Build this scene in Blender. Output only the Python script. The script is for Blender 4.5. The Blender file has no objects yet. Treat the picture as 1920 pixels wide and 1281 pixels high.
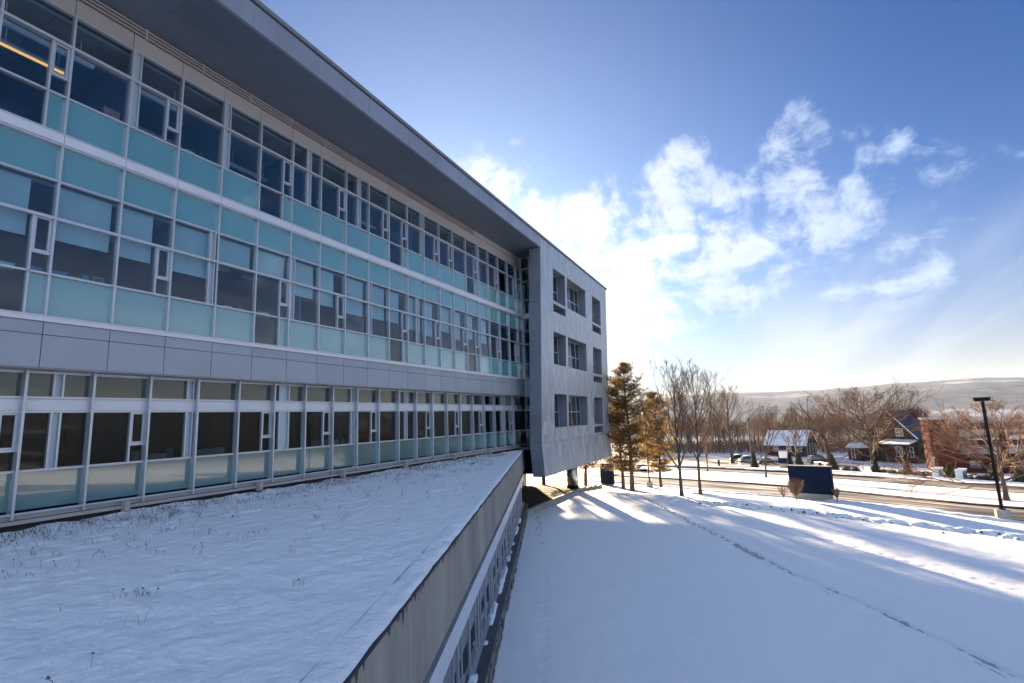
import bpy, bmesh, math, random
import numpy as np
from mathutils import Vector, Matrix
R = math.radians
S = bpy.context.scene
COL = S.collection
# ------------------------------------------------------------------ camera
YAW, PITCH, ROLL, FPX = 26.2294, 8.7990, -2.2367, 948.52
cy, sy, cp, sp, cr, sr = (math.cos(R(YAW)), math.sin(R(YAW)), math.cos(R(PITCH)), math.sin(R(PITCH)), math.cos(R(ROLL)), math.sin(R(ROLL)))
fw = Vector((cp*cy, cp*sy, sp)); rt0 = Vector((sy, -cy, 0)); up0 = rt0.cross(fw)
rt = rt0*cr + up0*sr; up = up0*cr - rt0*sr
cam = bpy.data.cameras.new('camera'); cam.sensor_width = 36; cam.lens = FPX/1920*36
cam.clip_start = 0.1; cam.clip_end = 30000
co = bpy.data.objects.new('camera', cam); COL.objects.link(co)
CAM = Vector((0, -16.6035, 0))
co.matrix_world = Matrix(((rt.x, up.x, -fw.x, CAM.x), (rt.y, up.y, -fw.y, CAM.y), (rt.z, up.z, -fw.z, CAM.z), (0, 0, 0, 1)))
S.camera = co
# ------------------------------------------------------------------ light
SUN_AZ, SUN_EL = R(34.0), R(8.7)          # azimuth counted from +X towards +Y
SKY = 0.10
HAZE = 0.000045
sdir = Vector((math.cos(SUN_EL)*math.cos(SUN_AZ), math.cos(SUN_EL)*math.sin(SUN_AZ), math.sin(SUN_EL)))
sl = bpy.data.lights.new('sun', 'SUN'); sl.energy = 5.0; sl.angle = R(1.0); sl.color = (1.0, .75, .49)
so = bpy.data.objects.new('sun', sl); COL.objects.link(so)
so.rotation_euler = (-sdir).to_track_quat('-Z', 'Y').to_euler(); so.location = (60, 60, 60)
vs = S.view_settings
S.display_settings.display_device = 'sRGB'
vs.view_transform = 'Standard'; vs.look = 'None'; vs.exposure = 2.95; vs.gamma = 1.0; vs.use_curve_mapping = False
S.render.engine = 'CYCLES'
S.cycles.use_denoising = True
S.cycles.max_bounces = 8; S.cycles.transparent_max_bounces = 24; S.cycles.volume_bounces = 1
S.cycles.caustics_reflective = False; S.cycles.caustics_refractive = False
S.cycles.sample_clamp_indirect = 6.0

def nd(nt, typ, **kw):
    n = nt.nodes.new(typ)
    for k, v in kw.items():
        if k.startswith('i_'):
            key = k[2:]; key = int(key) if key.isdigit() else key
            n.inputs[key].default_value = v
        else: setattr(n, k, v)
    return n
def lk(nt, a, b): nt.links.new(a, b)

W = bpy.data.worlds.new('World'); S.world = W; W.use_nodes = True
nt = W.node_tree; nt.nodes.clear()
def mth(op, a, b=None, c=None, clamp=False):
    n = nt.nodes.new('ShaderNodeMath'); n.operation = op; n.use_clamp = clamp
    for i, v in enumerate((a, b, c)):
        if v is None: continue
        if isinstance(v, (int, float)): n.inputs[i].default_value = v
        else: nt.links.new(v, n.inputs[i])
    return n.outputs[0]
def vmth(op, a, b):
    n = nt.nodes.new('ShaderNodeVectorMath'); n.operation = op
    for i, v in enumerate((a, b)):
        if isinstance(v, (tuple, Vector)): n.inputs[i].default_value = v
        else: nt.links.new(v, n.inputs[i])
    return n
def sstep(x, a, b):
    n = nt.nodes.new('ShaderNodeMapRange'); n.interpolation_type = 'SMOOTHSTEP'
    nt.links.new(x, n.inputs[0]); n.inputs[1].default_value = a; n.inputs[2].default_value = b
    return n.outputs[0]
def build_world():
    out = nd(nt, 'ShaderNodeOutputWorld'); bg = nd(nt, 'ShaderNodeBackground')
    lk(nt, bg.outputs[0], out.inputs[0])
    sky = nd(nt, 'ShaderNodeTexSky', sky_type='NISHITA')
    sky.sun_disc = False; sky.sun_elevation = SUN_EL; sky.sun_rotation = R(90) - SUN_AZ
    sky.altitude = 250; sky.air_density = 1.0; sky.dust_density = 0.7; sky.ozone_density = 3.0
    geo = nd(nt, 'ShaderNodeTexCoord'); d = geo.outputs['Generated']
    sep = nd(nt, 'ShaderNodeSeparateXYZ'); lk(nt, d, sep.inputs[0])
    z = sep.outputs[2]
    zc = mth('MAXIMUM', z, 0.0)
    # clouds live on a plane high above the ground
    den = mth('ADD', zc, 0.10)
    u = mth('DIVIDE', sep.outputs[0], den); v = mth('DIVIDE', sep.outputs[1], den)
    cmb = nd(nt, 'ShaderNodeCombineXYZ'); lk(nt, u, cmb.inputs[0]); lk(nt, v, cmb.inputs[1]); cmb.inputs[2].default_value = 3.7
    n1 = nd(nt, 'ShaderNodeTexNoise', noise_dimensions='3D', i_Scale=1.7, i_Detail=9.0, i_Roughness=0.60, i_Distortion=0.25); lk(nt, cmb.outputs[0], n1.inputs['Vector'])
    cmbd = nd(nt, 'ShaderNodeVectorMath', operation='SCALE'); lk(nt, d, cmbd.inputs[0]); cmbd.inputs[3].default_value = 1.0
    n2 = nd(nt, 'ShaderNodeTexNoise', noise_dimensions='3D', i_Scale=14.0, i_Detail=10.0, i_Roughness=0.63, i_Distortion=0.3); lk(nt, cmbd.outputs[0], n2.inputs['Vector'])
    base = mth('ADD', mth('MULTIPLY', n1.outputs[0], 0.45), mth('MULTIPLY', n2.outputs[0], 0.55))
    # cloud fields: (azimuth, elevation, radius deg, weight)
    bias = None
    fields = [(16, 14, 12, .24), (8, 18, 7, .225), (1, 18.5, 6.5, .235), (-4.5, 19, 5.5, .235), (-8.5, 18.5, 4, .20), (5, 13, 7, .175), (6, 24.5, 4.5, .215), (-9.5, 19.5, 4.0, .14), (-5.5, 25, 4.0, .18), (-11.5, 24, 3.2, .17),
              (-19, 18, 5.5, .125), (-12.5, 11.8, 3.6, .20), (-7, 12.5, 4, .13), (-1, 10, 6, .10), (-14, 15, 4, .10), (26, 22, 10, .16),
              (60, 20, 18, .2), (-50, 13, 12, .12), (-98, 24, 20, .22), (-120, 22, 24, .215), (-155, 30, 26, .215), (140, 24, 24, .21), (100, 26, 22, .21), (175, 22, 24, .21), (-130, 56, 26, .215), (150, 60, 24, .2)]  # clouds out of view, mostly added to brighten the shaded snow
    for az, el, r, w in fields:
        c = Vector((math.cos(R(el))*math.cos(R(az)), math.cos(R(el))*math.sin(R(az)), math.sin(R(el))))
        dp = vmth('DOT_PRODUCT', d, c).outputs['Value']
        m = mth('MULTIPLY', sstep(dp, math.cos(R(r*1.35)), math.cos(R(r*.2))), w)
        bias = m if bias is None else mth('MAXIMUM', bias, m)
    dens = mth('ADD', base, bias)
    cov = sstep(dens, 0.62, 0.775)
    # high thin veil, streaked
    mp = nd(nt, 'ShaderNodeMapping'); mp.inputs['Rotation'].default_value = (0, 0, R(-38)); mp.inputs['Scale'].default_value = (.22, 1.5, 1); lk(nt, cmb.outputs[0], mp.inputs[0])
    n3 = nd(nt, 'ShaderNodeTexNoise', noise_dimensions='3D', i_Scale=.9, i_Detail=6.0, i_Roughness=0.55, i_Distortion=.3); lk(nt, mp.outputs[0], n3.inputs['Vector'])
    lowband = sstep(z, 0.34, 0.10)
    veil = mth('MULTIPLY', sstep(n3.outputs[0], 0.44, 0.72), mth('MULTIPLY', lowband, 0.55))
    # glow of the hazy air round the sun
    cs = mth('MAXIMUM', vmth('DOT_PRODUCT', d, sdir).outputs['Value'], 0.0)
    g1 = mth('POWER', cs, 6.0); g2 = mth('POWER', cs, 40.0)
    # air whitens towards the horizon
    hz = mth('POWER', mth('SUBTRACT', 1.0, zc), 7.0)
    def col(c, s=1.0):
        n = nd(nt, 'ShaderNodeRGB'); n.outputs[0].default_value = (c[0]*s, c[1]*s, c[2]*s, 1); return n.outputs[0]
    def mix(f, a, b, mode='MIX'):
        n = nd(nt, 'ShaderNodeMix', data_type='RGBA', blend_type=mode)
        if isinstance(f, (int, float)): n.inputs[0].default_value = f
        else: lk(nt, f, n.inputs[0])
        lk(nt, a, n.inputs[6]); lk(nt, b, n.inputs[7]); return n.outputs[2]
    sk = mix(1.0, sky.outputs[0], col((SKY*SKM[0], SKY*SKM[1], SKY*SKM[2])), 'MULTIPLY')
    sk = mix(mth('MULTIPLY', hz, .96), sk, col((.116, .100, .083)))
    glow = mix(1.0, mix(g1, col((0, 0, 0)), col((.080, .078, .070))), mix(g2, col((0, 0, 0)), col((.11, .10, .075))), 'ADD')
    sk = mix(1.0, sk, glow, 'ADD')
    anti = mth('MAXIMUM', mth('MULTIPLY', vmth('DOT_PRODUCT', d, sdir).outputs['Value'], -1.0), 0.0)   # brightens the unseen clouds opposite the sun, added to lift ambient light
    lit = mth('ADD', mth('ADD', 0.85, mth('MULTIPLY', g1, .35)), mth('MULTIPLY', anti, 1.15))
    shade = sstep(n2.outputs[0], 0.64, 0.40)
    cc = mix(shade, col((.092, .120, .168)), col((.136, .156, .186)))
    lm = nd(nt, 'ShaderNodeVectorMath', operation='SCALE'); lk(nt, mix(g1, cc, col((.158, .149, .137))), lm.inputs[0]); lk(nt, lit, lm.inputs[3])
    sk = mix(veil, sk, col((.13, .135, .145)))
    sk = mix(mth('MULTIPLY', cov, .90), sk, lm.outputs[0])
    lk(nt, sk, bg.inputs[0]); bg.inputs[1].default_value = 1.0
SKM = (.008, .114, .232)
build_world()

# ------------------------------------------------------------------ helpers
def tag(o, label=None, cat=None, group=None, kind=None):
    if label: o['label'] = label
    if cat: o['category'] = cat
    if group: o['group'] = group
    if kind: o['kind'] = kind
    return o
def empty(name, loc=(0, 0, 0), rz=0, **kw):
    o = bpy.data.objects.new(name, None); COL.objects.link(o); o.location = loc; o.rotation_euler = (0, 0, rz); o.empty_display_size = .3
    return tag(o, **kw)
class MB:
    def __init__(s): s.v = []; s.f = []
    def box(s, x0, x1, y0, y1, z0, z1):
        n = len(s.v)
        s.v += [(x0, y0, z0), (x1, y0, z0), (x1, y1, z0), (x0, y1, z0), (x0, y0, z1), (x1, y0, z1), (x1, y1, z1), (x0, y1, z1)]
        s.f += [(n, n+3, n+2, n+1), (n+4, n+5, n+6, n+7), (n, n+1, n+5, n+4), (n+1, n+2, n+6, n+5), (n+2, n+3, n+7, n+6), (n+3, n, n+4, n+7)]
        return s
    def hexa(s, p):           # 4 bottom + 4 top points
        n = len(s.v); s.v += [tuple(q) for q in p]
        s.f += [(n, n+3, n+2, n+1), (n+4, n+5, n+6, n+7), (n, n+1, n+5, n+4), (n+1, n+2, n+6, n+5), (n+2, n+3, n+7, n+6), (n+3, n, n+4, n+7)]
        return s
    def poly(s, pts): n = len(s.v); s.v += [tuple(p) for p in pts]; s.f.append(tuple(range(n, n+len(pts)))); return s
    def tube(s, pts, rads, k=6, cap=True):
        n = len(s.v); pts = [Vector(p) for p in pts]; prev = None
        for i, p in enumerate(pts):
            t = (pts[min(i+1, len(pts)-1)] - pts[max(i-1, 0)])
            if t.length < 1e-9: t = Vector((0, 0, 1))
            t.normalize()
            if prev is None:
                a = t.cross(Vector((0, 0, 1))) if abs(t.z) < .9 else t.cross(Vector((1, 0, 0)))
            else: a = prev - t*prev.dot(t)
            if a.length < 1e-6: a = t.cross(Vector((0, 1, 0)))
            a.normalize(); prev = a; b = t.cross(a)
            for j in range(k):
                an = 2*math.pi*j/k
                s.v.append(tuple(p + (a*math.cos(an) + b*math.sin(an))*rads[i]))
        for i in range(len(pts)-1):
            for j in range(k):
                s.f.append((n+i*k+j, n+i*k+(j+1) % k, n+(i+1)*k+(j+1) % k, n+(i+1)*k+j))
        if cap:
            s.f.append(tuple(n+j for j in reversed(range(k)))); m = n+(len(pts)-1)*k; s.f.append(tuple(m+j for j in range(k)))
        return s
    def cyl(s, x, y, z0, z1, r, k=20, r2=None): return s.tube([(x, y, z0), (x, y, z1)], [r, r if r2 is None else r2], k)
    def prism(s, prof, axis, a0, a1):   # prof: 2D ccw points; axis 'x': prof=(y,z); 'y': prof=(x,z)
        n = len(s.v); m = len(prof)
        for a in (a0, a1):
            for p in prof: s.v.append((a, p[0], p[1]) if axis == 'x' else ((p[0], a, p[1]) if axis == 'y' else (p[0], p[1], a)))
        s.f.append(tuple(n+i for i in reversed(range(m)))); s.f.append(tuple(n+m+i for i in range(m)))
        for i in range(m): s.f.append((n+i, n+(i+1) % m, n+m+(i+1) % m, n+m+i))
        return s
    def mesh(s, name, mat):
        me = bpy.data.meshes.new(name); me.from_pydata(s.v, [], s.f); me.materials.append(mat)
        return me
    def build(s, name, mat, parent=None, smooth=False, fixn=False, loc=None, rz=0):
        me = s.mesh(name, mat)
        if fixn:
            b = bmesh.new(); b.from_mesh(me); bmesh.ops.recalc_face_normals(b, faces=b.faces); b.to_mesh(me); b.free()
        if smooth: me.polygons.foreach_set('use_smooth', [True]*len(me.polygons))
        return link(name, me, parent, loc, rz)
def link(name, me, parent=None, loc=None, rz=0, scale=None):
    o = bpy.data.objects.new(name, me); COL.objects.link(o)
    if parent: o.parent = parent
    if loc is not None: o.location = loc
    if rz: o.rotation_euler = (0, 0, rz)
    if scale is not None: o.scale = scale
    return o
UNIT = {}
def bx(name, x0, x1, y0, y1, z0, z1, mat, parent, org=None):
    """a box part: shared unit-cube mesh per material, scaled"""
    if mat.name not in UNIT:
        UNIT[mat.name] = MB().box(-.5, .5, -.5, .5, -.5, .5).mesh('box_' + mat.name, mat)
    ox, oy, oz = org if org is not None else ((parent.location if parent else (0, 0, 0)))
    return link(name, UNIT[mat.name], parent, ((x0+x1)/2-ox, (y0+y1)/2-oy, (z0+z1)/2-oz), 0, (x1-x0, y1-y0, z1-z0))
def npmesh(name, V, F, mat, parent=None, smooth=True, uv=None):
    V = np.asarray(V, dtype=np.float32); F = np.asarray(F, dtype=np.int32); k = F.shape[1]
    me = bpy.data.meshes.new(name); me.vertices.add(len(V)); me.vertices.foreach_set('co', V.ravel())
    me.loops.add(F.size); me.loops.foreach_set('vertex_index', F.ravel())
    me.polygons.add(len(F)); me.polygons.foreach_set('loop_start', np.arange(0, F.size, k, dtype=np.int32))
    try: me.polygons.foreach_set('loop_total', np.full(len(F), k, dtype=np.int32))
    except Exception: pass
    if uv is not None:
        ul = me.uv_layers.new(name='UVMap'); ul.data.foreach_set('uv', np.asarray(uv, dtype=np.float32)[F.ravel()].ravel())
    me.update(calc_edges=True); me.validate()
    if smooth: me.polygons.foreach_set('use_smooth', np.ones(len(F), dtype=bool))
    me.materials.append(mat)
    return link(name, me, parent)
def grid_faces(nx, ny):
    i = np.arange(nx-1)[:, None]*ny + np.arange(ny-1)[None, :]
    return np.stack([i, i+ny, i+ny+1, i+1], -1).reshape(-1, 4)
_rs = np.random.RandomState(5)
_tab = _rs.rand(256, 256)
def vnoise(x, y):
    xi = np.floor(x).astype(int); yi = np.floor(y).astype(int); fx = x-xi; fy = y-yi
    fx = fx*fx*(3-2*fx); fy = fy*fy*(3-2*fy)
    g = lambda a, b: _tab[a % 256, b % 256]
    return (g(xi, yi)*(1-fx)+g(xi+1, yi)*fx)*(1-fy)+(g(xi, yi+1)*(1-fx)+g(xi+1, yi+1)*fx)*fy
def fbm(x, y, o=4):
    r = 0; a = .5
    for i in range(o): r = r + a*(vnoise(x*2**i+17*i, y*2**i+31*i)-.5); a *= .5
    return r
def pdist(X, Y, pts):
    best = np.full(X.shape, 1e9); along = np.zeros(X.shape); acc = 0
    for (x0, y0), (x1, y1) in zip(pts[:-1], pts[1:]):
        dx, dy = x1-x0, y1-y0; L2 = dx*dx+dy*dy; t = np.clip(((X-x0)*dx+(Y-y0)*dy)/L2, 0, 1)
        d = np.hypot(X-x0-t*dx, Y-y0-t*dy); m = d < best
        best = np.where(m, d, best); along = np.where(m, acc+t*math.sqrt(L2), along); acc += math.sqrt(L2)
    return best, along

# ------------------------------------------------------------------ materials
def mat(name, col, rough=.6, metal=0.0, spec=.5, vary=0.0, vscale=3.0, bump=0.0, bscale=20.0, col2=None, stretch=None, coat=0.0, ior=1.5, lo=.35, hi=.65, emit=None, coords='Object'):
    m = bpy.data.materials.new(name); m.use_nodes = True; t = m.node_tree; b = t.nodes['Principled BSDF']
    b.inputs['Base Color'].default_value = (*col, 1); b.inputs['Roughness'].default_value = rough; b.inputs['Metallic'].default_value = metal
    b.inputs['Specular IOR Level'].default_value = spec; b.inputs['IOR'].default_value = ior; b.inputs['Coat Weight'].default_value = coat
    b.inputs['Coat Roughness'].default_value = .03
    if emit: b.inputs['Emission Color'].default_value = (*emit[:3], 1); b.inputs['Emission Strength'].default_value = emit[3]
    tc = nd(t, 'ShaderNodeTexCoord'); src = tc.outputs[coords]
    if coords == 'World': pass
    if stretch:
        mp = nd(t, 'ShaderNodeMapping'); mp.inputs['Scale'].default_value = stretch; lk(t, src, mp.inputs[0]); src = mp.outputs[0]
    if vary or col2:
        n = nd(t, 'ShaderNodeTexNoise', i_Scale=vscale, i_Detail=6.0, i_Roughness=.6); lk(t, src, n.inputs['Vector'])
        c2 = col2 if col2 else tuple(max(0, c*(1-vary)) for c in col)
        mr = nd(t, 'ShaderNodeMapRange', i_1=lo, i_2=hi); lk(t, n.outputs[0], mr.inputs[0])
        mx = nd(t, 'ShaderNodeMix', data_type='RGBA'); mx.inputs[6].default_value = (*col, 1); mx.inputs[7].default_value = (*c2, 1)
        lk(t, mr.outputs[0], mx.inputs[0]); lk(t, mx.outputs[2], b.inputs['Base Color'])
    if bump:
        n = nd(t, 'ShaderNodeTexNoise', i_Scale=bscale, i_Detail=5.0); lk(t, src, n.inputs['Vector'])
        bp = nd(t, 'ShaderNodeBump', i_Strength=bump, i_Distance=.02); lk(t, n.outputs[0], bp.inputs['Height']); lk(t, bp.outputs[0], b.inputs['Normal'])
    return m
def geo_coords(m):
    """use world position instead of object coordinates (objects are scaled boxes)"""
    t = m.node_tree; g = nd(t, 'ShaderNodeNewGeometry')
    for l in list(t.links):
        if l.from_node.type == 'TEX_COORD': to = l.to_socket; t.links.remove(l); t.links.new(g.outputs['Position'], to)
    return m
def objrand(m, amount=.1):
    """each piece slightly lighter or darker than its neighbours"""
    t = m.node_tree; b = t.nodes['Principled BSDF']; oi = nd(t, 'ShaderNodeObjectInfo')
    mr = nd(t, 'ShaderNodeMapRange', i_1=0.0, i_2=1.0, i_3=1-amount, i_4=1+amount); lk(t, oi.outputs['Random'], mr.inputs[0])
    hs = nd(t, 'ShaderNodeHueSaturation'); lk(t, mr.outputs[0], hs.inputs['Value'])
    inp = b.inputs['Base Color']
    if inp.is_linked: lk(t, inp.links[0].from_socket, hs.inputs['Color'])
    else: hs.inputs['Color'].default_value = inp.default_value
    lk(t, hs.outputs[0], inp); return m
def glass(name, tint, refl_ior=1.75, rough=0.0, minr=.06):
    m = bpy.data.materials.new(name); m.use_nodes = True; t = m.node_tree; t.nodes.clear()
    out = nd(t, 'ShaderNodeOutputMaterial'); tr = nd(t, 'ShaderNodeBsdfTransparent'); tr.inputs[0].default_value = (*tint, 1)
    gl = nd(t, 'ShaderNodeBsdfGlossy'); gl.inputs['Roughness'].default_value = rough; gl.inputs[0].default_value = (.86, .95, .97, 1)
    fr = nd(t, 'ShaderNodeFresnel'); fr.inputs[0].default_value = refl_ior
    g = nd(t, 'ShaderNodeNewGeometry')                       # slight pane warp
    n = nd(t, 'ShaderNodeTexNoise', i_Scale=.8, i_Detail=1.0); lk(t, g.outputs['Position'], n.inputs['Vector'])
    bp = nd(t, 'ShaderNodeBump', i_Strength=.05, i_Distance=.05); lk(t, n.outputs[0], bp.inputs['Height']); lk(t, bp.outputs[0], gl.inputs['Normal'])
    fb = nd(t, 'ShaderNodeMath', operation='SUBTRACT', i_0=1.0); lk(t, g.outputs['Backfacing'], fb.inputs[1]); fm = nd(t, 'ShaderNodeMath', operation='MULTIPLY'); lk(t, fr.outputs[0], fm.inputs[0]); lk(t, fb.outputs[0], fm.inputs[1])
    mx = nd(t, 'ShaderNodeMixShader'); lk(t, fm.outputs[0], mx.inputs[0]); lk(t, tr.outputs[0], mx.inputs[1]); lk(t, gl.outputs[0], mx.inputs[2])
    lk(t, mx.outputs[0], out.inputs[0]); return m
def island(m, a):
    t = m.node_tree; b = t.nodes['Principled BSDF']; g = nd(t, 'ShaderNodeNewGeometry'); mr = nd(t, 'ShaderNodeMapRange', i_1=0.0, i_2=1.0, i_3=1-a, i_4=1+a); lk(t, g.outputs['Random Per Island'], mr.inputs[0])
    hs = nd(t, 'ShaderNodeHueSaturation'); lk(t, mr.outputs[0], hs.inputs['Value']); lk(t, b.inputs['Base Color'].links[0].from_socket, hs.inputs['Color']); lk(t, hs.outputs[0], b.inputs['Base Color'])
    r2 = nd(t, 'ShaderNodeMapRange', i_1=0.0, i_2=1.0, i_3=.28, i_4=.52); lk(t, g.outputs['Random Per Island'], r2.inputs[0]); lk(t, r2.outputs[0], b.inputs['Roughness']); return m
M = {}
M['alu'] = mat('aluminium', (.49, .545, .60), .38, .55)
M['band'] = geo_coords(mat('white_band', (.63, .68, .74), .42, .25, vary=.06, vscale=.7))
M['strip'] = mat('light_strip', (.62, .63, .68), .4, .3)
M['panel'] = objrand(geo_coords(mat('metal_panel', (.315, .365, .42), .48, .35, vary=.06, vscale=.8)), .05)
M['toppanel'] = objrand(geo_coords(mat('head_panel', (.40, .39, .40), .5, .25, vary=.06, vscale=.9)), .04)
M['louver'] = mat('louver_tan', (.42, .39, .38), .5, .2)
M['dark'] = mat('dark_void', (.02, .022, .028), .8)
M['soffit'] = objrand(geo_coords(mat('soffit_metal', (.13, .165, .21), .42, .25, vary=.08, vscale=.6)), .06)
M['fascia'] = objrand(geo_coords(mat('fascia_zinc', (.28, .335, .40), .42, .4, vary=.14, vscale=.9, stretch=(1, 1, .25))), .05)
M['cap'] = mat('roof_cap', (.20, .22, .25), .45, .4)
M['zinc'] = geo_coords(mat('zinc_wall', (.40, .47, .54), .36, .35, vary=.2, vscale=2.2, stretch=(1, 1, .35), bump=.05, bscale=6))
island(M['zinc'], .085)
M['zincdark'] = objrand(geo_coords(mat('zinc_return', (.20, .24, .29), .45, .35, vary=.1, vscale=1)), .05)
def teal(name, a, b):
    m = objrand(geo_coords(mat(name, a, .12, 0, spec=.8, ior=1.6, vary=0, col2=b, vscale=.16, lo=.3, hi=.7)), .035)
    bb = m.node_tree.nodes['Principled BSDF']; bb.inputs['Coat Weight'].default_value = .9; bb.inputs['Coat Roughness'].default_value = .02; bb.inputs['Coat IOR'].default_value = 2.15
    return m
M['teal'] = teal('teal_spandrel', (.085, .265, .305), (.115, .30, .32))
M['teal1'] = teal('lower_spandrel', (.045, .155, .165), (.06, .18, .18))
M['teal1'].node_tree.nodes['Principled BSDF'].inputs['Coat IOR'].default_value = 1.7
M['filler'] = objrand(mat('filler_strip', (.36, .47, .55), .3, .1, spec=.6), .06)
M['glass'] = glass('window_glass', (.74, .85, .91), 2.05)
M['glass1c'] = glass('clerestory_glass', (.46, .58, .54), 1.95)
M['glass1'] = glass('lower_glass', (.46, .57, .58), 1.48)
M['blind'] = geo_coords(mat('roller_blind_cloth', (.62, .69, .66), .9, vary=.05, vscale=2))
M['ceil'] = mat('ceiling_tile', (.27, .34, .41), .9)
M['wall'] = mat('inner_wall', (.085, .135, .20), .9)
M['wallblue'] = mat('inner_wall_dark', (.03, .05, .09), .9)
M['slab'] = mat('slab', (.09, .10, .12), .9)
M['concrete'] = objrand(geo_coords(mat('concrete_panel', (.30, .295, .265), .85, vary=.32, vscale=1.3, stretch=(1, 1, .22), bump=.08, bscale=30)), .07)
M['stain'] = mat('wall_stain', (.05, .05, .045), .9)
M['ledge'] = objrand(geo_coords(mat('ledge_slate', (.085, .095, .11), .6, vary=.2, vscale=3)), .12)
M['stone'] = island(geo_coords(mat('stone', (.15, .145, .13), .9, vary=.6, vscale=3, bump=.2, bscale=18)), .35)
M['steel'] = mat('steel_column', (.50, .48, .46), .28, .85, vary=.05)
M['white'] = mat('white_paint', (.72, .73, .74), .5)
M['black'] = mat('black_paint', (.012, .012, .013), .7, spec=.15)
M['navy'] = geo_coords(mat('navy_sign', (.0035, .012, .042), .7, spec=.12, vary=.12, vscale=.7))
M['footing'] = geo_coords(mat('concrete_footing', (.38, .36, .33), .85, vary=.25, vscale=5, bump=.1))
M['mulch'] = geo_coords(mat('mulch', (.085, .055, .035), 1, vary=.6, vscale=6, bump=1.0, bscale=14))
M['bark'] = geo_coords(mat('bark', (.105, .082, .065), .95, vary=.45, vscale=4, bump=.5, bscale=14, stretch=(1, 1, .3)))
M['twig'] = mat('twigs', (.165, .108, .066), .9, spec=.1)
M['twigred'] = mat('red_twigs', (.17, .100, .068), .9)
M['barkpine'] = geo_coords(mat('pine_bark', (.13, .088, .060), .95, vary=.5, vscale=5, bump=.6, bscale=12, stretch=(1, 1, .4)))
M['brick'] = geo_coords(mat('red_brick', (.085, .023, .016), .95, spec=.1, vary=.35, vscale=5))
M['shingle'] = geo_coords(mat('dark_shingle', (.042, .031, .027), .95, spec=.1, vary=.4, vscale=3, stretch=(1, 1, 3)))
M['slate'] = geo_coords(mat('slate_roof', (.030, .042, .062), .6, vary=.35, vscale=3))
M['brown'] = geo_coords(mat('brown_wall', (.075, .046, .035), .95, spec=.1, vary=.3, vscale=3))
M['darkglass'] = mat('dark_glazing', (.010, .018, .035), .03, 0, spec=.8, ior=1.8)
M['stalk'] = mat('dry_stalk', (.085, .062, .05), .95)
def snow(name, col=(.83, .88, .93), b1=.25, s1=9.0, b2=.25, s2=1.4):
    m = mat(name, col, .62, 0, spec=.3); t = m.node_tree; b = t.nodes['Principled BSDF']
    b.inputs['Subsurface Weight'].default_value = 0.0
    g = nd(t, 'ShaderNodeNewGeometry')
    n = nd(t, 'ShaderNodeTexNoise', i_Scale=s1, i_Detail=6.0, i_Roughness=.65); lk(t, g.outputs['Position'], n.inputs['Vector'])
    n2 = nd(t, 'ShaderNodeTexNoise', i_Scale=s2, i_Detail=4.0); lk(t, g.outputs['Position'], n2.inputs['Vector'])
    bp = nd(t, 'ShaderNodeBump', i_Strength=b1, i_Distance=.03); lk(t, n.outputs[0], bp.inputs['Height'])
    bp2 = nd(t, 'ShaderNodeBump', i_Strength=b2, i_Distance=.12); lk(t, n2.outputs[0], bp2.inputs['Height']); lk(t, bp.outputs[0], bp2.inputs['Normal'])
    lk(t, bp2.outputs[0], b.inputs['Normal']); return m
M['snow'] = snow('snow', b1=.5, s1=7, b2=.45, s2=1.1); M['snowroof'] = snow('snow_on_roof', b1=.8, s1=9, b2=.8, s2=2.4)
M['clump'] = mat('clump', (.05, .045, .04), .95)

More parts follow.
